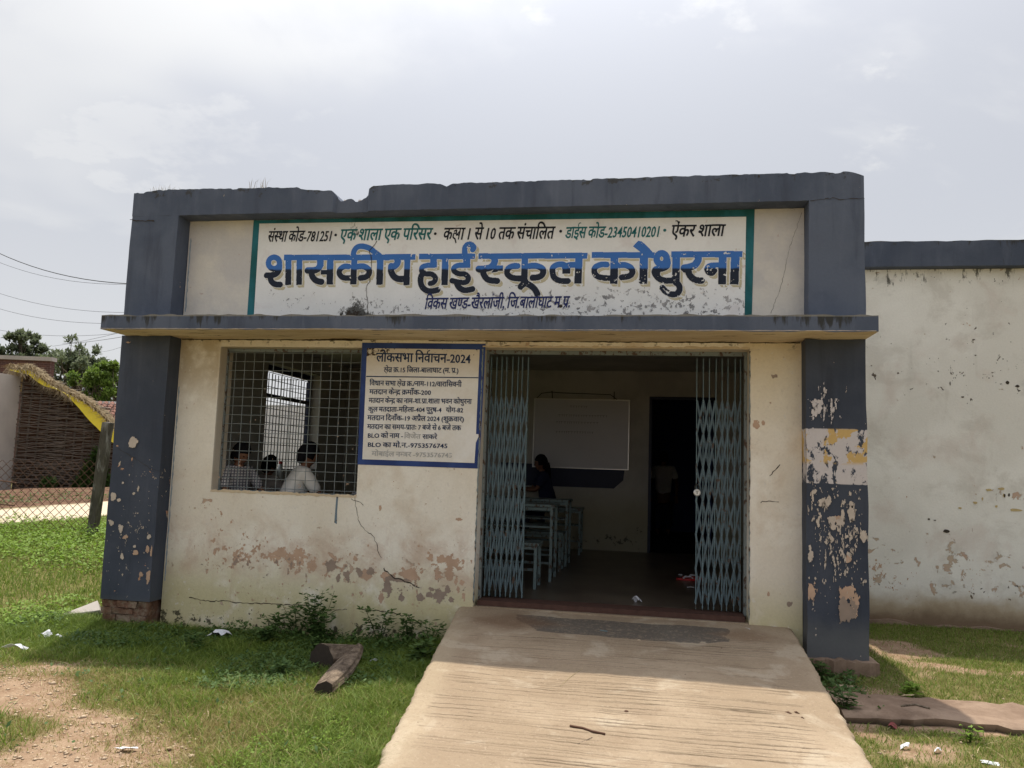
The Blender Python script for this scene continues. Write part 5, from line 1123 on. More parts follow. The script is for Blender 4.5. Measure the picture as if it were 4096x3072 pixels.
F7 = Wear(.03, 6.38, 3.775, 3.985, -.0065, .004, 23, 1.3, .45); F7.zone(-.84+.5*(F7.big-.5), 'palebare'); F7.zone(-.86+.4*sstep(3.88, 3.99, F7.Z)-.4*(F7.big-.5), 'crack'); F7.f = {k_: np.where((F7.X > 1.55) & (F7.X < 2.4) & (F7.Z > 3.83) | (F7.Z > 3.95) & (F7.X < .4), -9, v_) for k_, v_ in F7.f.items()}; F7.emit(school)

b = MB(); x, z = P2(1348, 2040, YW); M['greypaint'] = m_steel('blue_grey_drip', (.16, .22, .27), .9)
quad_sheet('paint_drip', [(x-.012, z+.12), (x-.018, z-.11), (x+.006, z-.12), (x+.002, z+.0), (x+.005, z+.12)], YW-.002, M['greypaint'], school, .002)
b = MB(); x, z = P2(2243, 1225); b.ball((x+.0, YU-.008, z+.0), .017, .008, .014, 8, 5); b.obj('damp_knob', M['crack'], sb)

# ------------------------------------------------------------------ ramp, step slab, path pieces
def ramp():
    ny_, nx_ = 900, 130; r_ = np.random.default_rng(4); ys = np.linspace(.185, -3.9, ny_); t = (.185-ys)/4.085
    def wob(n, seed, a): q = np.random.default_rng(seed); k = q.normal(size=n); kk = np.hanning(9); k1 = np.convolve(k, kk/kk.sum(), 'same')*2; kk = np.hanning(41); k2 = np.convolve(k, kk/kk.sum(), 'same')*5; return (k1+k2)*a
    xl = 3.205+.43*t+wob(ny_, 1, .0026); xr = 5.885-.035*t+wob(ny_, 2, .0024)
    u = np.linspace(0, 1, nx_); X = xl[:, None]+(xr-xl)[:, None]*u[None]; Y = np.repeat(ys[:, None], nx_, 1)
    Z = .385+.0835*(Y-.12)+.003*np.sin(Y*7)+.004*np.sin(u*9+Y*3)+(fnoise(X, Y, 6, 3)-.5)*.008+(fnoise(X, Y, 25, 4)-.5)*.004
    edge = np.minimum(u, 1-u)[None]*2.6; Z -= .022*np.clip(1-edge/.035, 0, 1)**2
    D = np.zeros_like(X); y = -.22
    while y > -3.9:
        for _ in range(r_.integers(1, 4)):
            xa = r_.uniform(3.3, 5.1); L = r_.uniform(.5, 2.4); xb = min(xa+L, 5.72); y0 = y+r_.uniform(-.05, .05); a1, a2, p1, p2 = r_.uniform(.004, .012), r_.uniform(.002, .004), r_.uniform(0, 6), r_.uniform(0, 6); sl = r_.uniform(-.012, .018)
            yg = y0+a1*np.sin(X*2.1+p1)+a2*np.sin(X*9+p2)+sl*(X-4.5)+.004*(fnoise(X, X*0+y0*7, 14, 6)-.5)*2; w = r_.uniform(.0032, .0052)
            D = np.maximum(D, np.exp(-((Y-yg)/w)**2)*sstep(xa, xa+.12, X)*sstep(xb, xb-.12, X)*(X > xl[:, None]+.13)*(.5+.5*sstep(.35, .6, fnoise(X, Y, 3., 9)))*r_.uniform(.5, 1))
        y -= r_.uniform(.022, .062)
    Z -= D*.007
    V = np.stack([X, Y, Z], -1).reshape(-1, 3); A = len(V); B = A+ny_
    V = np.concatenate([V, np.stack([xl-.012+wob(ny_, 5, .008), ys, -.05+0*ys], -1), np.stack([xr+.012+wob(ny_, 6, .008), ys, -.05+0*ys], -1)])
    ix = np.arange(ny_*nx_).reshape(ny_, nx_); F1 = np.stack([ix[:-1, :-1], ix[1:, :-1], ix[1:, 1:], ix[:-1, 1:]], -1).reshape(-1, 4); k = np.arange(ny_-1)
    F2 = np.stack([ix[:-1, 0], A+k, A+k+1, ix[1:, 0]], -1); F3 = np.stack([ix[:-1, -1], ix[1:, -1], B+k+1, B+k], -1)
    o = np_mesh('entrance_ramp', V, np.concatenate([F1, F2, F3]), M['ramp'], smooth=True, attr=np.concatenate([D.ravel(), np.zeros(2*ny_)]))
    md = o.modifiers.new('edge', 'EDGE_SPLIT'); md.split_angle = R(50); return tag(o, 'sandy concrete entrance ramp with wavy grooves leading up to the gate', 'ramp')
ramp()
# landing inside the gate threshold
b = MB(); b.box(GX0+.002, GX1-.002, .176, .345, .30, .402); b.obj('threshold', M['ramp'], school)
def slab():
    n, m_ = 90, 8; xs = np.linspace(5.97, 12, n); v = []; r_ = np.random.default_rng(8)
    f1 = -1.13+.05*np.sin(xs*2.2)+r_.normal(size=n)*.018; f2 = -.56+.04*np.sin(xs*3+1)+r_.normal(size=n)*.02
    for i in range(n):
        for j in range(m_): u = j/(m_-1); v.append((xs[i], f1[i]+(f2[i]-f1[i])*u, .138+.008*math.sin(xs[i]*5+u*4)-(.018 if j in (0, m_-1) else 0)+r_.normal()*.002))
    f = [(i*m_+j, (i+1)*m_+j, (i+1)*m_+j+1, i*m_+j+1) for i in range(n-1) for j in range(m_-1)]; A = n*m_
    for i in range(n): v.append((xs[i], f1[i]+.03+r_.normal()*.02, -.03))
    f += [(A+i, A+i+1, (i+1)*m_, i*m_) for i in range(n-1)]; B = A+n
    for i in range(n): v.append((xs[i], f2[i]-.02, -.03))
    f += [(i*m_+m_-1, (i+1)*m_+m_-1, B+i+1, B+i) for i in range(n-1)]; v.append((5.965, -.85, -.03)); f.append(tuple([j for j in range(m_-1, -1, -1)]+[A, B][:1]+[B]))
    o = mesh_obj('step_slab', v, f, M['stone'], None, False); return tag(o, 'long low muddy stone slab running right from the ramp', 'slab')
slab()

# ------------------------------------------------------------------ grass
def blades(name, X, Y, Z, H, Wd, mat, tint, label, lean=.6, kind='stuff', cat='grass', rngs=3):
    rg = np.random.default_rng(rngs); n = len(X); a = rg.random(n)*2*np.pi; ca, sa = np.cos(a), np.sin(a); L = lean*H*(.3+rg.random(n)); b_ = rg.random(n)*2*np.pi; lx, ly = np.cos(b_)*L, np.sin(b_)*L
    base = np.stack([X, Y, Z], -1); w = np.stack([ca*Wd/2, sa*Wd/2, 0*X], -1)
    mid = base+np.stack([lx*.35, ly*.35, H*.6], -1); tip = base+np.stack([lx, ly, H*(.75+.25*rg.random(n))], -1)
    V = np.stack([base-w, base+w, mid+w*.75, mid-w*.75, tip, ], 1).reshape(-1, 3); i = np.arange(n)*5
    Fq = np.stack([i, i+1, i+2, i+3], -1); Ft = np.stack([i+3, i+2, i+4], -1)
    me = bpy.data.meshes.new(name); me.vertices.add(len(V)); me.vertices.foreach_set('co', V.astype(np.float32).ravel())
    li = np.concatenate([Fq.ravel(), Ft.ravel()]).astype(np.int32); me.loops.add(len(li)); me.loops.foreach_set('vertex_index', li)
    me.polygons.add(2*n); me.polygons.foreach_set('loop_start', np.concatenate([np.arange(n)*4, 4*n+np.arange(n)*3]).astype(np.int32)); me.update(calc_edges=True)
    at_ = me.attributes.new('tint', 'FLOAT', 'POINT'); at_.data.foreach_set('value', np.repeat(tint, 5).astype(np.float32)); me.materials.append(mat)
    o = bpy.data.objects.new(name, me); COL.objects.link(o); return tag(o, label, cat, kind=kind)
def scatter(n, x0, x1, y0, y1, dens, seed):
    rg = np.random.default_rng(seed); x = x0+(x1-x0)*rg.random(n); y = y0+(y1-y0)*rg.random(n); k = rg.random(n) < dens(x, y); return x[k], y[k]
def free(x, y):
    t = (.185-y)/4.1; inr = (x > 3.20+.43*t) & (x < 5.9) & (y > -4) & (y < .2); inb = (x > -.01) & (x < XW+.01) & (y > -.005)
    ins = (x > 5.97) & (y > -1.14) & (y < -.55); inw = (x > XW) & (y > YR-.04); return ~(inr | inb | ins | inw)
RG = np.random.default_rng(77)
def d_left(x, y): return free(x, y)*turf(x, y)*(.25+.75*fnoise(x, y, 2.7, 4))*(x < 5.5)*(~((d_path(x, y) > -.1) & (d_path(x, y) < 6)))
x, y = scatter(430000, -.8, 4.1, -3.4, .2, d_left, 1); n = len(x); sh = sstep(-.9, .1, y)
blades('lawn_grass', x, y, gz(x, y)-.005, (.020+.055*RG.random(n)**1.8+.022*sh+.035*sstep(2.4, 3.3, x))*(.6+.8*fnoise(x, y, 3.5, 9))*(.45+.55*turf(x, y)), .0032+.0022*RG.random(n), M['blade'], np.clip(.02+RG.random(n)*.6+.55*(RG.random(n) < np.clip((.95-.95*sstep(-1.75, -.8, y))*(.4+1.2*fnoise(x, y, 1.7, 19)), 0, 1)*(1-.75*sstep(2.5, 3.1, x)))+.3*(1-turf(x, y))+.3*(fnoise(x, y, 2.3, 15)-.5), 0, 1), 'short green and brown grass in front of the wall and left of the ramp', 1.25)
x, y = scatter(34000, -.8, 3.6, -3.0, .15, lambda x, y: free(x, y)*sstep(.3, .8, turf(x, y))*sstep(.50, .62, fnoise(x, y, 5.0, 44)), 91); n = len(x)
blades('grass_tufts', x, y, gz(x, y)-.005, .05+.075*RG.random(n)**1.5, .004+.003*RG.random(n), M['blade'], np.clip(RG.random(n)*.8+.1, 0, 1), 'taller ragged tufts standing out of the lawn', 1.1, rngs=92)
x, y = scatter(190000, -8, .2, -2, 6.5, lambda x, y: d_left(x, y)*(x < np.where(y < .2, -.8, .2)), 2); n = len(x)
blades('lawn_grass', x, y, gz(x, y)-.005, .035+.06*RG.random(n)**1.4, .0055+.003*RG.random(n), M['blade'], RG.random(n)*.75, 'taller bright grass left of the building', .8, rngs=5)
def d_right(x, y): return free(x, y)*(turf(x, y)*.8+.04)*(x > 5.6)
x, y = scatter(260000, 5.7, 10.5, -3.2, 2.2, d_right, 3); n = len(x)
blades('sparse_grass', x, y, gz(x, y)-.004, .012+.04*RG.random(n)**2, .003+.002*RG.random(n), M['blade'], np.clip(RG.random(n)*.95, 0, 1), 'sparse trampled grass right of the ramp', 1., rngs=7)
# fallen dry straws lying over the turf
x, y = scatter(9000, -.5, 10, -3.2, 1, lambda x, y: free(x, y)*.5, 8); n = len(x)
blades('dry_litter', x, y, gz(x, y)+.004, .012+.02*RG.random(n), .003+RG.random(n)*.002, M['straw'], RG.random(n), 'dry grass litter lying on the earth', 4., rngs=9, cat='litter')
# gravel
def stones(name, n, x0, x1, y0, y1, smin, smax, mat, label, seed, dens=lambda x, y: 1.):
    rg = np.random.default_rng(seed); x, y = scatter(n, x0, x1, y0, y1, lambda x, y: free(x, y)*dens(x, y), seed); n = len(x); s_ = smin+(smax-smin)*rg.random(n)**3; z = gz(x, y)
    base = np.array([(1, 0, 0), (-1, 0, 0), (0, 1, 0), (0, -1, 0), (0, 0, 1), (0, 0, -1)], float); V = base[None]*(.6+.6*rg.random((n, 6, 1)))*s_[:, None, None]*np.array([1, .8, .5]); an = rg.random(n)*6.28; ca, sa = np.cos(an), np.sin(an)
    Vx = V[..., 0]*ca[:, None]-V[..., 1]*sa[:, None]+x[:, None]; Vy = V[..., 0]*sa[:, None]+V[..., 1]*ca[:, None]+y[:, None]; V = np.stack([Vx, Vy, V[..., 2]+z[:, None]+s_[:, None]*.15], -1).reshape(-1, 3)
    Fb = np.array([(0, 2, 4), (2, 1, 4), (1, 3, 4), (3, 0, 4), (2, 0, 5), (1, 2, 5), (3, 1, 5), (0, 3, 5)]); Fc = (Fb[None]+np.arange(n)[:, None, None]*6).reshape(-1, 3)
    return tag(np_mesh(name, V, Fc, mat), label, 'gravel', kind='stuff')
stones('gravel', 9000, -.6, 4, -3.4, -.6, .003, .018, M['pebble'], 'small pale gravel on the bare earth at lower left', 21, lambda x, y: (1-turf(x, y))**1.2)
stones('stone_chips', 420, -.6, 3.4, -3.3, -.9, .010, .034, M['pebble'], 'larger pale stones lying on the bare earth at lower left', 23, lambda x, y: (1-turf(x, y)*.9))
stones('rubble', 2600, 5.8, 10, -3.2, 1.5, .003, .016, M['pebble'], 'small chips and gravel on the earth at lower right', 22, lambda x, y: (1-turf(x, y)*.7))

# leafy ground cover: small diamond leaves
def leafmat(name, X, Y, Z, s, mat, label, seed, up=.5, parent=None, cat='weeds', kind='stuff', tint=None):
    rg = np.random.default_rng(seed); n = len(X); a = rg.random(n)*6.283; el = (rg.random(n)-.2)*up*2; d = np.stack([np.cos(a)*np.cos(el), np.sin(a)*np.cos(el), np.sin(el)], -1)
    side = np.stack([-np.sin(a), np.cos(a), (rg.random(n)-.5)*.8], -1); side /= np.linalg.norm(side, axis=1)[:, None]; p = np.stack([X, Y, Z], -1); S_ = s[:, None]; up_ = np.cross(side, d)
    q1 = p+d*S_*.5+side*S_*.26; q2 = p+d*S_*.5-side*S_*.26; tip = p+d*S_; c_ = p+d*S_*.5-up_*S_*.06
    V = np.stack([p, q1, tip, q2, c_], 1).reshape(-1, 3); i = np.arange(n)*5; Fc = np.concatenate([np.stack([i, i+1, i+4], -1), np.stack([i+1, i+2, i+4], -1), np.stack([i+2, i+3, i+4], -1), np.stack([i+3, i, i+4], -1)])
    tt = np.repeat(rg.random(n)*.8 if tint is None else tint, 5); o = np_mesh(name, V, Fc, mat, parent, attr=tt)
    if label: tag(o, label, cat if parent is None else None, kind=kind)
    elif kind: o['kind'] = kind
    return o
x, y = scatter(9000, .5, 3.15, -.32, .17, lambda x, y: free(x, y)*sstep(-.35, .1, y)*sstep(.9, 1.5, x), 36); n = len(x)
leafmat('low_weeds', x, y, gz(x, y)+.01+.13*RG.random(n)**1.6*(.3+fnoise(x, y, 5., 3)), .022+.035*RG.random(n), M['weed'], 'thick strip of leafy weeds along the foot of the cream wall', 36, .5)
x, y = scatter(26000, -.6, 3.4, -1.6, .17, lambda x, y: free(x, y)*sstep(.48, .70, fnoise(x, y, 1.9, 12)+.13*sstep(-1.0, -.2, y)+.10*(x > 1.3)), 31); n = len(x)
leafmat('low_weeds', x, y, gz(x, y)+.01+.05*RG.random(n), .018+.028*RG.random(n), M['weed'], 'low leafy weeds mixed into the grass along the wall', 31, .5)
x, y = scatter(30000, -7.5, -1.6, .5, 5.0, lambda x, y: (d_path(x, y) < -.05)*sstep(.35, .6, fnoise(x, y, .9, 12)*.6+.35*sstep(1.8, 3.2, y-.1*x)), 32); n = len(x)
leafmat('creeping_plants', x, y, gz(x, y)+.02+.16*RG.random(n)*sstep(1.5, 3, y), .028+.045*RG.random(n)**2, M['lime'], 'bright green creeping plants along the wire fence', 32, .5)
x, y = scatter(1500, -1.15, -.12, -.45, .9, lambda x, y: sstep(.4, .6, fnoise(x, y, 4, 3)), 33); n = len(x)
leafmat('low_weeds', x, y, gz(x, y)+.02+.06*RG.random(n), .025+.03*RG.random(n), M['lime'], 'patch of broad-leaved weeds left of the column foot', 33, .4)
x, y = scatter(3600, 2.75, 3.56, -2.95, -1.9, lambda x, y: free(x, y)*sstep(.45, .62, fnoise(x, y, 3.2, 7)), 34); n = len(x)
leafmat('low_weeds', x, y, gz(x, y)+.01+.05*RG.random(n), .009+.014*RG.random(n), M['lime'], 'patch of small pale-green weeds beside the ramp near the bottom edge', 34, .5)
x, y = scatter(1800, 5.9, 6.25, -1.0, -.1, lambda x, y: .5+0*x, 35); n = len(x); leafmat('low_weeds', x, y, gz(x, y)+.005+.05*RG.random(n), .02+.03*RG.random(n), M['weed'], 'creeping weeds in the gap between ramp and right column', 35, .5)

x, y = scatter(5200, -.6, 3.4, -2.9, .1, lambda x, y: free(x, y)*turf(x, y)*sstep(.52, .60, fnoise(x, y, 6.5, 61)), 61); n = len(x)
leafmat('broad_leaf_weeds', x, y, gz(x, y)+.01+.05*RG.random(n), .016+.032*RG.random(n)**2, M['weed'], 'scattered broad-leaved weeds growing through the lawn', 62, .6)
# weeds as individuals
def weed(x, y, h, nl, label, group=None, seed=0, mat='weed', ls=.05):
    r_ = random.Random(seed); z = float(gz(x, y)); h *= 1.3; rt = empty('weed_plant', (x, y, z), label, 'plant', group); b_ = MB(); L = []
    for k in range(r_.randint(3, 5)):
        a = r_.uniform(0, 6.28); sp = h*r_.uniform(.15, .5); p = [Vector((x, y, z))]
        for i in range(1, 5): p.append(Vector((x+math.cos(a)*sp*i/4, y+math.sin(a)*sp*i/4*.6, z+h*r_.uniform(.8, 1)*i/4)))
        b_.tube(p, [.004, .0035, .003, .002, .0015], 4)
        for _ in range(nl*4): i = r_.uniform(.5, 4); q = p[int(i)].lerp(p[min(int(i)+1, 4)], i-int(i)); L.append((q.x+r_.uniform(-.05, .05), q.y+r_.uniform(-.04, .04), q.z+r_.uniform(-.01, .01)))
    b_.obj('stem', M['weed'], rt); L = np.array(L); leafmat('leaves', L[:, 0], L[:, 1], L[:, 2], ls*(.6+.6*np.random.default_rng(seed).random(len(L))), M[mat], None, seed, .35, rt, kind=None)
wg = 'leafy weeds against the wall'
for k, (x, y, h, nl, lb) in enumerate(((1.62, .05, .16, 7, 'short weed at the foot of the wall, first leafy clump from the left'), (1.86, .02, .24, 9, 'tall weed clump against the wall, left of the bare patch'), (2.02, -.02, .34, 12, 'tallest dark-leaved weed against the cream wall'), (2.14, -.10, .24, 10, 'bushy weed just right of the tallest one'), (2.58, .04, .26, 9, 'narrow weed with bright top between the two clumps'), (2.84, .02, .20, 8, 'weed clump with drooping leaves near the ramp'), (3.02, .03, .17, 7, 'last weed before the ramp at the wall foot'), (1.72, -.30, .13, 8, 'broad low weed in front of the wall clump'), (2.24, -.42, .10, 7, 'low weed behind the tree stump'), (1.25, -.55, .10, 6, 'pale rosette weed in the open lawn'), (3.10, -.55, .15, 6, 'round-leaved weed next to the ramp edge'), (2.25, -1.12, .10, 6, 'small weed in front of the tree stump'))):
    weed(x, y, h, nl, lb, wg, 40+k, 'weed', .085 if k in (3, 10) else .065)
weed(6.62, -1.30, .07, 3, 'young bright-leaved plant in front of the stone slab', None, 61, 'lime', .04); weed(7.1, -2.0, .05, 4, 'pale-green plant at the lower right corner', None, 62, 'lime', .05); weed(6.02, -.15, .12, 10, 'small leafy plant at the foot of the right column', None, 63, 'weed', .05); weed(6.0, -.98, .13, 8, 'leafy shoot between the ramp and the slab', None, 64, 'weed', .05)
weed(6.55, -.45, .07, 5, 'tiny grass tuft on the edge of the sunlit earth', None, 65, 'lime', .05)
# grass tufts on the parapet and ledge
def tuft(cx, y, z, n, h, spread, label, seed):
    rg = np.random.default_rng(seed); X = cx+rg.normal(size=n)*spread; Y = y+rg.random(n)*.06; o = blades('parapet_grass', X, Y, np.full(n, z), h*(.4+.9*rg.random(n)**1.5), np.full(n, .005), M['straw'], rg.random(n), label, .55, 'stuff', 'grass', seed); return o
tuft(.27, .05, 3.99, 46, .085, .10, 'dry grass growing on the left end of the parapet', 71); tuft(1.22, .05, 3.985, 26, .13, .05, 'taller dry tuft on the parapet above the first letters', 72); tuft(.75, .1, 4.0, 7, .06, .25, 'a few dry blades between the two parapet tufts', 73)
tuft(3.35, .1, 3.985, 3, .06, .02, 'lone grass blades on the parapet near the middle', 75); tuft(4.75, .1, 3.985, 3, .05, .02, 'lone grass blades on the right half of the parapet', 76); tuft(.3, -.1, 2.765, 26, .05, .16, 'thin grass on the ledge at the left upper column', 74)

# ------------------------------------------------------------------ litter, stump, twigs
def paper(px, py, w, h, label, seed, mat='paper', zz=None, lift=.03, name='paper_scrap', cat='litter'):
    q = on(px, py, 2, (Z0+.01) if zz is None else zz); r_ = random.Random(seed); a = r_.uniform(-.4, .4); v = []; n, m_ = 6, 5
    for j in range(m_):
        for i in range(n):
            u, t = i/(n-1)-.5, j/(m_-1)-.5; k = .8+.35*r_.random(); X_, Y_ = u*w*k+t*.02, t*h*k; fo = .5+.30*math.sin(u*3.1+seed)+.22*math.sin(t*4+seed*2)+.16*r_.random()-.5*abs(u)
            v.append((q.x+X_*math.cos(a)-Y_*math.sin(a), q.y+X_*math.sin(a)+Y_*math.cos(a), q.z+lift*fo))
    f = [(j*n+i, j*n+i+1, (j+1)*n+i+1, (j+1)*n+i) for j in range(m_-1) for i in range(n-1)]
    o = mesh_obj(name, v, f, M[mat], None); o.modifiers.new('thick', 'SOLIDIFY').thickness = .0015; return tag(o, label, cat)
paper(880, 2555, .17, .12, 'large crumpled white paper in the grass below the wall', 1, lift=.08); paper(60, 2600, .13, .06, 'crumpled grey-white wrapper at the left edge of the lawn', 2, lift=.05); paper(185, 2545, .06, .05, 'small white paper ball in the grass, left one', 3, lift=.05); paper(240, 2548, .07, .03, 'small white paper scrap right of the paper ball', 4)
paper(510, 2995, .09, .04, 'white plastic scrap on the bare earth at lower left', 5, lift=.02); paper(680, 2995, .035, .03, 'cream paper scrap on the bare earth', 6, 'straw', lift=.02); paper(1495, 2650, .07, .015, 'thin white strip in the grass right of the stump', 7, lift=.03); paper(1625, 2800, .03, .03, 'yellow wrapper against the left side of the ramp', 8, 'yellow', lift=.04)
paper(3570, 2910, .05, .045, 'dull red printed packet in front of the slab', 9, 'packet', lift=.03); paper(3960, 3055, .09, .04, 'white printed packet at the lower right edge', 10, lift=.02); paper(3640, 2605, .11, .04, 'torn pale plastic sheet on the sunlit earth', 11, 'straw', lift=.03); paper(3630, 2782, .07, .02, 'pale leaf scrap on top of the slab', 12, 'straw', .178, .01); paper(3620, 2560, .03, .02, 'small light scrap in the shaded grass at right', 13, 'straw')
paper(2548, 2412, .06, .05, 'folded white paper on the threshold', 14, zz=FLOOR-.005, lift=.06); paper(2765, 2352, .09, .03, 'white paper on the floor near the sandals', 15, zz=FLOOR+.005, lift=.012); paper(2722, 2300, .04, .02, 'tiny white scrap on the classroom floor', 16, zz=FLOOR+.005, lift=.012); paper(2130, 2410, .05, .02, 'small white scrap at the left end of the threshold', 17, zz=FLOOR-.02, lift=.012)
paper(3380, 2748, .13, .07, 'flat broken tile fragments below the right column', 18, 'pebble', .12, .02, 'tile_fragment', 'fragment'); paper(3620, 2990, .05, .03, 'white scrap in the grass at lower right, nearer the ramp', 19); paper(3750, 3010, .04, .03, 'white scrap beside the small hole in the earth', 20)
def zramp(y): return .378+.0835*(y-.12)
def on_ramp(px, py):
    w = ray(px, py); t = (.378+.0835*(CP.y-.12)-CP.z)/(w.z-.0835*w.y); return CP+w*t
def twig(pts, rad, label, mat='leafbrown', name='twig'):
    P_ = [on_ramp(*p)+Vector((0, 0, rad*1.1+.001)) for p in pts]; b_ = MB(); b_.tube(P_, [rad]*len(P_) if not isinstance(rad, list) else rad, 5); return tag(b_.obj(name, M[mat], None, True), label, 'twig')
fr = lambda a, b_: (1500+a/1.106, 2350+b_/1.106)
twig([fr(862, 618), fr(920, 628), fr(960, 642), fr(1018, 655)], .006, 'short dark stick on the sunlit part of the ramp'); twig([fr(960, 668), fr(880, 705), fr(780, 722), fr(700, 745), fr(680, 758)], .0035, 'long curved twig near the foot of the ramp', 'wood')
twig([fr(560, 690), fr(580, 740), fr(640, 770), fr(690, 772)], .003, 'thin bent twig at the left of the twig bundle', 'wood'); twig([fr(640, 766), fr(700, 768), fr(755, 790)], .005, 'thick twig of the bundle near the ramp foot', 'wood'); twig([fr(645, 770), fr(690, 776), fr(745, 797)], .003, 'lower thin twig of the bundle on the ramp', 'wood')
twig([fr(1535, 142), fr(1590, 165), fr(1640, 182)], .006, 'dark stick lying at the top right of the ramp'); twig([fr(1636, 182), fr(1660, 192)], .006, 'white end of chalk-like stick beside the dark stick', 'paper'); twig([fr(995, 193), fr(1028, 198)], .005, 'small pale stick below the threshold', 'desk'); twig([fr(1340, 501), fr(1380, 500)], .003, 'tiny dark stem in the middle of the ramp')
twig([fr(820, 440), fr(860, 400), (on_px := fr(900, 372)), fr(945, 345)], .002, 'pale dry grass stalk on the shadow line of the ramp', 'straw')
for k, (a, b_) in enumerate(((1828, 562), (1865, 560), (1890, 583))):
    p = on_ramp(*fr(a, b_)); m_ = MB(); m_.tube([p+Vector((-.02+.008*k, .01, .006)), p+Vector((0, 0, .010)), p+Vector((.02-.006*k, -.012, .006))], [.004, .009-.002*k, .003], 6); tag(m_.obj('seed_pod', M['leafbrown'], None, True), ['largest of the three brown pods on the right of the ramp', 'smallest brown pod, uppermost of the three', 'lowest brown pod of the three on the ramp'][k], 'seed pod', 'brown pods on the ramp')
r = random.Random(12)
for k, (a, b_) in enumerate(((205, 435), (423, 447), (190, 600), (232, 643), (283, 692), (1168, 236), (1533, 270), (1112, 552), (1372, 388), (2018, 690))):
    p = on_ramp(*fr(a, b_)); m_ = MB(); s_ = .006 if k not in (1, 5, 7) else .011; m_.ball(p+Vector((0, 0, s_*.4)), s_*1.2, s_, s_*.7, 7, 4); o = m_.obj('pebble', M['leafbrown'] if k not in (1, 5) else M['pebble']); tag(o, ['dark crumb nearest the upper left edge of the sunlit ramp', '', 'dark crumb at the left ramp edge, second from the top', 'dark speck at the left of the ramp, above the twigs', 'lowest dark speck near the left ramp edge', '', 'dark crumb in the shaded right part of the ramp', 'crumb in the middle of the sunlit ramp', 'crumb on the shadow line right of the middle', 'dark crumb near the lower right ramp edge'][k] if k not in (1, 5) else ['pale pebble on the upper left of the sunlit ramp', 'pebble in the shade below the threshold'][k == 5], 'pebble', 'crumbs on the ramp')
# straws and sticks on the right
for k, (pts, zz, lb) in enumerate((([(3500, 2650), (3560, 2672), (3610, 2690)], .12, 'dark stick on the earth behind the slab'), ([(3612, 2690), (3645, 2702)], .12, 'short pale stick beside the dark one'), ([(3605, 2828), (3660, 2822), (3720, 2838)], .185, 'dry stalk lying on the slab'), ([(3320, 2772), (3360, 2790), (3392, 2802)], .17, 'green stalk at the left end of the slab'), ([(3370, 2700), (3395, 2722), (3415, 2730)], .13, 'brown shard below the right column'))):
    b = MB(); b.tube([on(px, py, 2, zz)+Vector((0, 0, .006)) for px, py in pts], .007, 5); tag(b.obj('stick', M['weed' if k == 3 else 'wood'], None, True), lb, 'stick')
# tree stump: a forked root lying in the grass
def stump():
    rt = empty('forked_log', (2.55, -.8, Z0), 'old forked log with dark cut ends lying in the grass', 'log'); rg = np.random.default_rng(3)
    def limb(path, prof, name, seed):
        n = 18; v = []; r_ = np.random.default_rng(seed); ph = r_.random(6)*6
        for i, (p, (rw, rh)) in enumerate(zip(path, prof)):
            for k in range(n):
                a = 6.283*k/n; w = 1+.09*math.sin(a*3+ph[0]+i*.4)+.06*math.sin(a*7+ph[1]+i*.25); v.append((p[0]+math.cos(a)*rw*w*p[3][0], p[1]+math.cos(a)*rw*w*p[3][1], p[2]+math.sin(a)*rh*w))
        m_ = len(path); f = [(i*n+k, i*n+(k+1) % n, (i+1)*n+(k+1) % n, (i+1)*n+k) for i in range(m_-1) for k in range(n)]
        fm = [0]*len(f); f += [tuple(range(n-1, -1, -1)), tuple((m_-1)*n+k for k in range(n))]; fm += [1, 1]
        mesh_obj(name, v, f, None, rt, False, fm, [M['wood'], M['endwood']])
    A = on(1285, 2650, 2, .11); T = on(1445, 2602, 2, .10); B = on(1295, 2775, 2, .10)
    dv = (T-A); sx = Vector((-dv.y, dv.x, 0)).normalized(); L = []
    for i in range(9): t = i/8; p = A.lerp(T, t); L.append((p.x, p.y, Z0+.075-.03*t, (sx.x, sx.y)))
    limb(L, [(.085*(1-t)**.7+.02, .065*(1-t)+.028) for t in np.linspace(0, 1, 9)], 'trunk', 1)
    M_ = T.lerp(A, .06); dv = (B-M_); sx = Vector((-dv.y, dv.x, 0)).normalized(); L = []
    for i in range(9): t = i/8; p = M_.lerp(B, t); L.append((p.x, p.y, Z0+.055, (sx.x, sx.y)))
    limb(L, [(.03+.045*math.sin(t*2.9)+.018*t, .035+.015*t) for t in np.linspace(0, 1, 9)], 'branch', 2)
stump()
# broken concrete shard by the left column
b = MB(); q = [on(235, 2462, 2, .09), on(390, 2402, 2, .22), on(400, 2440, 2, .17), on(300, 2468, 2, .09)]
v = [tuple(p) for p in q]+[(p.x, p.y+.04, p.z-.05) for p in q]; b.add(v, [(0, 3, 2, 1), (4, 5, 6, 7), (0, 1, 5, 4), (1, 2, 6, 5), (2, 3, 7, 6), (3, 0, 4, 7)]); o = b.obj('concrete_shard', M['mud']); tag(o, 'sloping broken concrete slab at the outer foot of the left column', 'slab fragment')

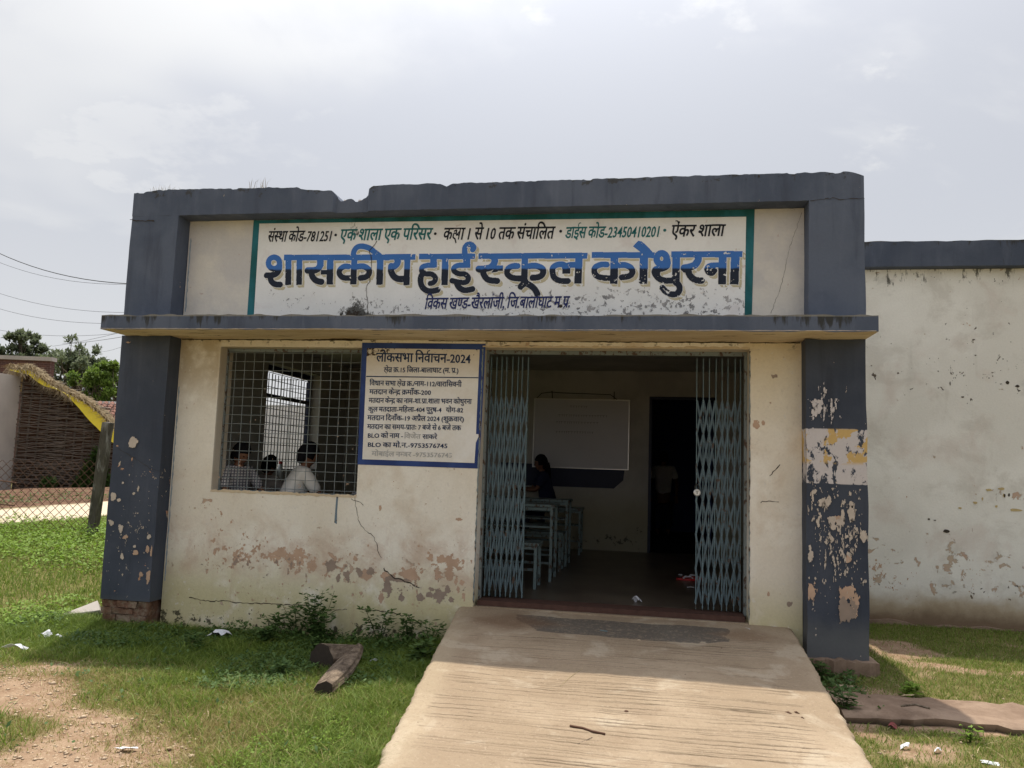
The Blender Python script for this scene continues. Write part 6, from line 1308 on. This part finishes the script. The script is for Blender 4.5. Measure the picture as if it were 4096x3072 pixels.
# ------------------------------------------------------------------ lane side: fence, shed, houses, trees, wires
fe = empty('wire_fence', (-3.5, 4.4, .44), 'chain-link fence on a leaning concrete post left of the school', 'fence')
b = MB(); P0, P1 = Vector((-3.49, 4.43, .30)), Vector((-3.27, 4.28, 2.02)); b.bar(P0, P1, .125, .11, up=Vector((0, 1, 0))); o = b.obj('fence_post', M['post'], fe)
bm = bmesh.new(); bm.from_mesh(o.data); bmesh.ops.subdivide_edges(bm, edges=bm.edges[:], cuts=6, use_grid_fill=True)
for v_ in bm.verts: v_.co += Vector((random.uniform(-1, 1), random.uniform(-1, 1), random.uniform(-1, 1)))*.005
bm.to_mesh(o.data); bm.free()
fa, fb_ = Vector((-3.46, 4.40, .45)), Vector((-8.2, 3.4, .30)); L = (fb_-fa).length; b = MB(); s_ = .13; n = int(L/s_); hh = 1.05
for i in range(-8, n+1):
    for sg in (1, -1):
        pts = []
        for j in range(9):
            t = (i+(j if sg > 0 else 8-j))*s_/L
            if 0 <= t <= 1: p = fa.lerp(fb_, t); pts.append((p.x, p.y+.006*sg, p.z+hh*j/8-.05))
        if len(pts) > 1: b.tube(pts, .0045, 3, cap=False)
b.obj('chain_link_mesh', M['leafbrown'], fe)['kind'] = 'stuff'
for k, (z0, z1) in enumerate(((.62, .80), (.28, .38))): b = MB(); b.tube([fa+Vector((-1.2, -.2, z0)), fa+Vector((-3, -.5, z1)), fb_+Vector((0, 0, z1+.1))], .011, 4); b.obj('wire', M['leafbrown'], fe)
# wattle shed
shed = empty('wattle_shed', (-8, 9, .7), 'shed with woven stick wall, thatch edge and yellow plastic sheet', 'shed')
SA, SB = at(45, 1975, 17), at(455, 1985, 17.6); SA.z = SB.z = .62; dv = (SB-SA); dl = dv.length; du = dv.normalized(); nv = Vector((du.y, -du.x, 0))
def shed_top(t): q = np.interp(t, [0, .08, .25, .45, .62, .8, 1.02], [3.22, 3.25, 2.98, 2.78, 2.62, 2.36, 1.90]); return float(q)
variants = []
for k in range(14):
    b = MB(); n = 9; Lk = random.uniform(.7, 1.25); pts = []
    for i in range(n): pts.append((Lk*(i/(n-1)-.5), -.022*math.sin(i*1.6+k)+random.uniform(-.006, .006), random.uniform(-.012, .012)+.02*math.sin(i*.7+k*2)))
    r0 = random.uniform(.010, .018); b.tube(pts, [r0*(1-.5*i/n) for i in range(n)], 5)
    me = bpy.data.meshes.new('stick'); me.from_pydata(b.v, [], b.f); me.materials.append(M['twig']); [setattr(p_, 'use_smooth', True) for p_ in me.polygons]; variants.append(me)
cnt = 0; z = .68; rot = math.atan2(du.y, du.x); stuffV = MB()
rows = []
while z < 3.2:
    t = random.uniform(-.06, .02)
    while t < 1.0:
        Lk = random.uniform(.7, 1.1); tm = t+Lk/2/dl
        if shed_top(min(tm, 1)) > z: rows.append((tm, z+random.uniform(-.008, .008)))
        t += Lk*.82/dl
    z += .029
random.shuffle(rows)
for (tm, z) in rows:
    p = SA+dv*tm+nv*random.uniform(-.02, .03)
    if cnt < 300:
        o = bpy.data.objects.new('stick', variants[cnt % 14]); COL.objects.link(o); o.parent = shed; o.matrix_parent_inverse = Matrix.Translation(-Vector(shed.location)); o.location = (p.x, p.y, z); o.rotation_euler = (0, random.uniform(-.05, .05), rot+random.uniform(-.02, .02)+(math.pi if random.random() < .5 else 0)); cnt += 1
    else:
        me = variants[random.randrange(14)]; mt = Matrix.Translation((p.x, p.y, z)) @ Matrix.Rotation(rot+(math.pi if random.random() < .5 else 0), 4, 'Z') @ Matrix.Rotation(random.uniform(-.035, .035), 4, 'Y'); stuffV.add([mt @ v_.co for v_ in me.vertices], [tuple(p_.vertices) for p_ in me.polygons])
if stuffV.v: stuffV.obj('stick_weave', M['twig'], shed, True)['kind'] = 'stuff'
for i in range(12): t = i/11; p = SA+dv*t-nv*.02; b = MB(); b.tube([(p.x-nv.x*.05, p.y-nv.y*.05, .5), (p.x+.02-nv.x*.05, p.y-nv.y*.05, shed_top(t)-.02)], .022, 6); b.obj('stake', M['twig'], shed, True)
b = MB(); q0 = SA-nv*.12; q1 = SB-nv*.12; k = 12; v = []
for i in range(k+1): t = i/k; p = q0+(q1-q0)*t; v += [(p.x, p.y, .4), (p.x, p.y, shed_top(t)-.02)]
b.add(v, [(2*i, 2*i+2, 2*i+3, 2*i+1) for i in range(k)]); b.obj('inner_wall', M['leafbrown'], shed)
q2 = SA-du*.02; q3 = at(-500, 1990, 13.5); b = MB(); v = []
for i in range(9):
    t = i/8; p = q2.lerp(Vector((q3.x, q3.y, .6)), t); v += [(p.x, p.y, .35), (p.x, p.y, 3.15-.05*t)]
b.add(v, [(2*i, 2*i+2, 2*i+3, 2*i+1) for i in range(8)]); b.obj('mud_wall', M['mud'], shed)
# roof: thatch strands over a plastic sheet
v = []; k = 30
for i in range(k+1):
    t = -.1+1.16*i/k; zt_ = shed_top(min(max(t, 0), 1.02))+.05; p = SA+dv*t; dr = .07+.05*math.sin(t*11)+.42*max(0, t-.45)*1.5*(1-.5*max(0, t-.9)/.15); v += [tuple(p-nv*.3+Vector((0, 0, zt_+.02-p.z))), tuple(p+nv*.22+Vector((0, 0, zt_-p.z))), tuple(p+nv*.26+Vector((0, 0, zt_-dr-p.z)))]
mesh_obj('plastic_sheet', v, [f_ for i in range(k) for f_ in ((3*i, 3*i+3, 3*i+4, 3*i+1), (3*i+1, 3*i+4, 3*i+5, 3*i+2))], M['tarp'], shed)['label'] = 'yellow plastic sheet hanging under the thatch edge'
rg = np.random.default_rng(9); b = MB(); vv_ = []
for i in range(31):
    t = -.14+1.12*i/30; p = SA+dv*t; zt_ = shed_top(min(max(t, 0), 1.0))+.10; vv_ += [tuple(p+nv*.20+Vector((0, 0, zt_-p.z+random.uniform(-.02, .02)))), tuple(p-nv*2.4+Vector((0, 0, zt_-.9-p.z)))]
b.add(vv_, [(2*i, 2*i+2, 2*i+3, 2*i+1) for i in range(30)]); b.obj('thatch_roof', M['thatch'], shed)
N = 5200; V = []; Fc = []
for i in range(N):
    t = -.12+1.12*rg.random()**1.0; top = shed_top(min(max(t, 0), 1.02)); p = SA+dv*t; c0 = p+nv*rg.uniform(-.5, .24)+Vector((0, 0, top+.09+rg.random()*.09-p.z)); d = nv*rg.uniform(.05, .16)+du*rg.uniform(-.16, .16)+Vector((0, 0, rg.uniform(-.26, .02)*(1 if t < .55 else .55))); w = du*.007+Vector((0, 0, .006)); b0 = len(V); V += [c0-w, c0+w, c0+d+w*.4, c0+d-w*.4]; Fc.append((b0, b0+1, b0+2, b0+3))
np_mesh('thatch_edge', np.array([tuple(v_) for v_ in V]), Fc, M['thatch'], shed)['kind'] = 'stuff'
# mud bank with creeper on the wall
n = 2400; t = .60+.36*RG.random(n); P_ = np.array([tuple(SA+dv*tt+nv*(.05+.15*RG.random())) for tt in t]); zz = .45+1.25*RG.random(n)**1.4*(1-np.abs(t-.80)/.28)
cr = empty('creeper_plant', tuple(SA+dv*.8), 'leafy creeper climbing the stick wall beside the fence post', 'plant'); leafmat('leaves', P_[:, 0], P_[:, 1], zz, .08+.06*RG.random(n), M['weed'], None, 81, .6, cr, kind=None)
b = MB(); 
for k in range(5): p = SA+dv*(.7+.05*k)+nv*.06; b.tube([(p.x, p.y, .4), (p.x+.1, p.y, 1.0), (p.x+.05*k, p.y, 1.6)], .008, 4)
b.obj('stem', M['bark'], cr)
n = 600; t = .34+.10*RG.random(n); P_ = np.array([tuple(SA+dv*tt+nv*(.25+.3*RG.random())) for tt in t]); cr = empty('creeper_plant', tuple(SA+dv*.4), 'small leafy bush at the foot of the stick wall', 'plant'); leafmat('leaves', P_[:, 0], P_[:, 1], .6+.35*RG.random(n), .09+.06*RG.random(n), M['weed'], None, 82, .6, cr, kind=None)
n = 700; x, y = scatter(4000, -9.5, -4.5, 5.5, 9.3, lambda x, y: (d_path(x, y) > 2.0)*(d_path(x, y) < 3.0)*.7, 83); leafmat('bank_weeds', x, y, gz(x, y)+.04, np.full(len(x), .07), M['weed'], 'weeds along the foot of the mud bank by the lane', 83, .5)
# brick house and tiled roof behind
bh = empty('brick_house', (-14, 15, .6), 'brown brick house wall rising behind the shed roof', 'building')
A, B = at(-900, 1400, 23.5), at(203, 1445, 24); ztp = B.z+.12; A.z = B.z; dB = (B-A); nb_ = Vector((-dB.y, dB.x, 0)).normalized(); nb_ = nb_ if nb_.dot(AF) > 0 else -nb_
def prism(a, c_, z0, z1, th, ex=0.):
    d_ = (c_-a).normalized()*ex; a = a-d_; c_ = c_+d_; q = [a, c_, c_+nb_*th, a+nb_*th]; q[0] = q[0]-nb_*ex; q[1] = q[1]-nb_*ex; v_ = [(p_.x, p_.y, z0) for p_ in q]+[(p_.x, p_.y, z1) for p_ in q]; return v_, [(0, 1, 5, 4), (1, 2, 6, 5), (2, 3, 7, 6), (3, 0, 4, 7), (4, 5, 6, 7), (3, 2, 1, 0)]
b = MB(); b.add(*prism(A, B, .2, ztp-.12, .25)); b.obj('wall', M['oldbrick'], bh); b = MB(); b.add(*prism(A, B, ztp-.118, ztp, .25, .06)); b.obj('coping', M['mud'], bh)
tr_ = empty('tiled_house', tuple(at(430, 1640, 24)), 'low house with red clay tile roof glimpsed beside the column', 'building')
a = at(360, 1612, 24.2); z1 = a.z; rgt = Vector((.88, .47, 0)); b = MB()
for rrow in range(7):
    for k in range(26):
        p = a+rgt*(.17*k-.4)+Vector((.22, -.42, 0))*(rrow*.45)+Vector((0, 0, -.085*rrow-z1+z1)); d_ = Vector((.10, -.19, -.085)); ps = []
        bb = MB(); bb.tube([p+Vector((0, 0, .02)), p+d_*1.15+Vector((0, 0, .03))], [.07, .08], 6, cap=False); o = bb.obj('roof_tile', M['tile'], tr_)
b = MB(); p = a+Vector((.9, -2.2, 0)); b.box(a.x-.6, a.x+4, a.y-.3, a.y+3, .2, z1-.5); b.obj('wall', M['mud'], tr_)
# trees
def tree(name, c_, base, label, crown, nl, ls, mat, seed, trunk=.35, clumps=60, flat_=.8):
    rg = np.random.default_rng(seed); rt = empty(name, base, label, 'tree'); b_ = MB(); Bv = Vector(base); C_ = Vector(c_); V = []
    fork = Bv.lerp(C_, .45); b_.tube([Bv, Bv.lerp(fork, .5)+Vector((.2, 0, 0)), fork], [trunk, trunk*.8, trunk*.6], 8)
    cs = []
    for k in range(clumps):
        d = rg.normal(size=3); d /= np.linalg.norm(d); rr = rg.random()**.45; q = np.array(C_)+d*np.array(crown)*rr*(.75+.25*rg.random()); cs.append(q)
        mid = fork.lerp(Vector(q), .5)+Vector(rg.normal(size=3)*.35); b_.tube([fork+Vector(rg.normal(size=3)*.1), mid, Vector(q)], [trunk*.28, trunk*.14, trunk*.05], 5)
    b_.obj('trunk', M['bark'], rt, True); cs = np.array(cs); pk_ = rg.integers(0, clumps, nl); rad = (.12+.16*rg.random(clumps))*max(crown)*.55
    off = rg.normal(size=(nl, 3)); off /= np.linalg.norm(off, axis=1)[:, None]; off *= (rg.random(nl)**.4)[:, None]*rad[pk_][:, None]; off[:, 2] *= flat_; L = cs[pk_]+off
    o = leafmat('crown', L[:, 0], L[:, 1], L[:, 2], ls*(.6+.8*rg.random(nl)), M[mat], None, seed, .9, rt, kind=None); return rt
c1 = at(120, 1490, 40); tree('mango_tree', at(95, 1450, 40), (c1.x, c1.y, .3), 'tall dark mango tree behind the brick house at far left', (2.6, 2.6, 1.9), 12000, .20, 'mango', 1, .28, 90)
c1 = at(310, 1560, 38); tree('mango_tree', at(305, 1500, 38), (c1.x, c1.y, .3), 'airy dark tree with visible branches right of the mango tree', (2.1, 2.1, 2.0), 7000, .19, 'mango', 2, .25, 80)
c1 = at(400, 1480, 38); tree('mango_tree', at(395, 1470, 39), (c1.x, c1.y, .3), 'thin outer crown beside the electric wires', (.85, .85, .55), 900, .25, 'mango', 6, .10, 14)
c1 = at(420, 1560, 29); tree('neem_tree', at(420, 1555, 29), (c1.x, c1.y, .3), 'rounded bright green tree just left of the school column', (1.5, 1.5, 1.05), 12000, .14, 'neem', 3, .15, 60)
# added white backdrop wall, put there so the side window reads bright
b = MB(); o = MB().box(-18, -3.0, 16.5, 16.8, -.1, 3.2).obj('added_white_backdrop', M['white']); tag(o, 'white backdrop wall added outside to fill the side window with brightness', 'wall')
# wires
for k, (a_, c_, rad, lb) in enumerate((((-60, 985, 16), (520, 1135, 13.4), .011, 'thick black service cable, uppermost on the left'), ((-60, 1025, 16.2), (520, 1137, 13.4), .005, 'thin wire right below the thick cable'), ((-60, 1153, 20), (520, 1250, 17), .006, 'wire crossing the sky at mid height, second from the top pair'), ((-60, 1217, 20), (520, 1292, 17), .006, 'wire crossing the sky just above the ledge level'), ((-60, 1308, 22), (520, 1328, 18), .006, 'nearly level wire over the tree tops'), ((210, 1385, 40), (520, 1320, 24), .010, 'rising wire above the thin tree crown'), ((250, 1375, 40), (520, 1342, 24), .012, 'thicker rising wire next to the column'), ((400, 1408, 40), (520, 1375, 24), .008, 'lowest short wire beside the column'))):
    A, B = at(*a_), at(*c_); rad *= .62; b = MB(); b.tube([A.lerp(B, t)-Vector((0, 0, .16*4*t*(1-t)*(1 if k < 5 else .3))) for t in np.linspace(0, 1, 12)], rad, 4); tag(b.obj('electric_wire', M['blackiron'], None, True), lb, 'wire')
bpy.data.objects.remove(FOB)
print('tris', sum(len(o.data.polygons)*2 for o in SC.objects if o.type == 'MESH'), 'objs', len(SC.objects))
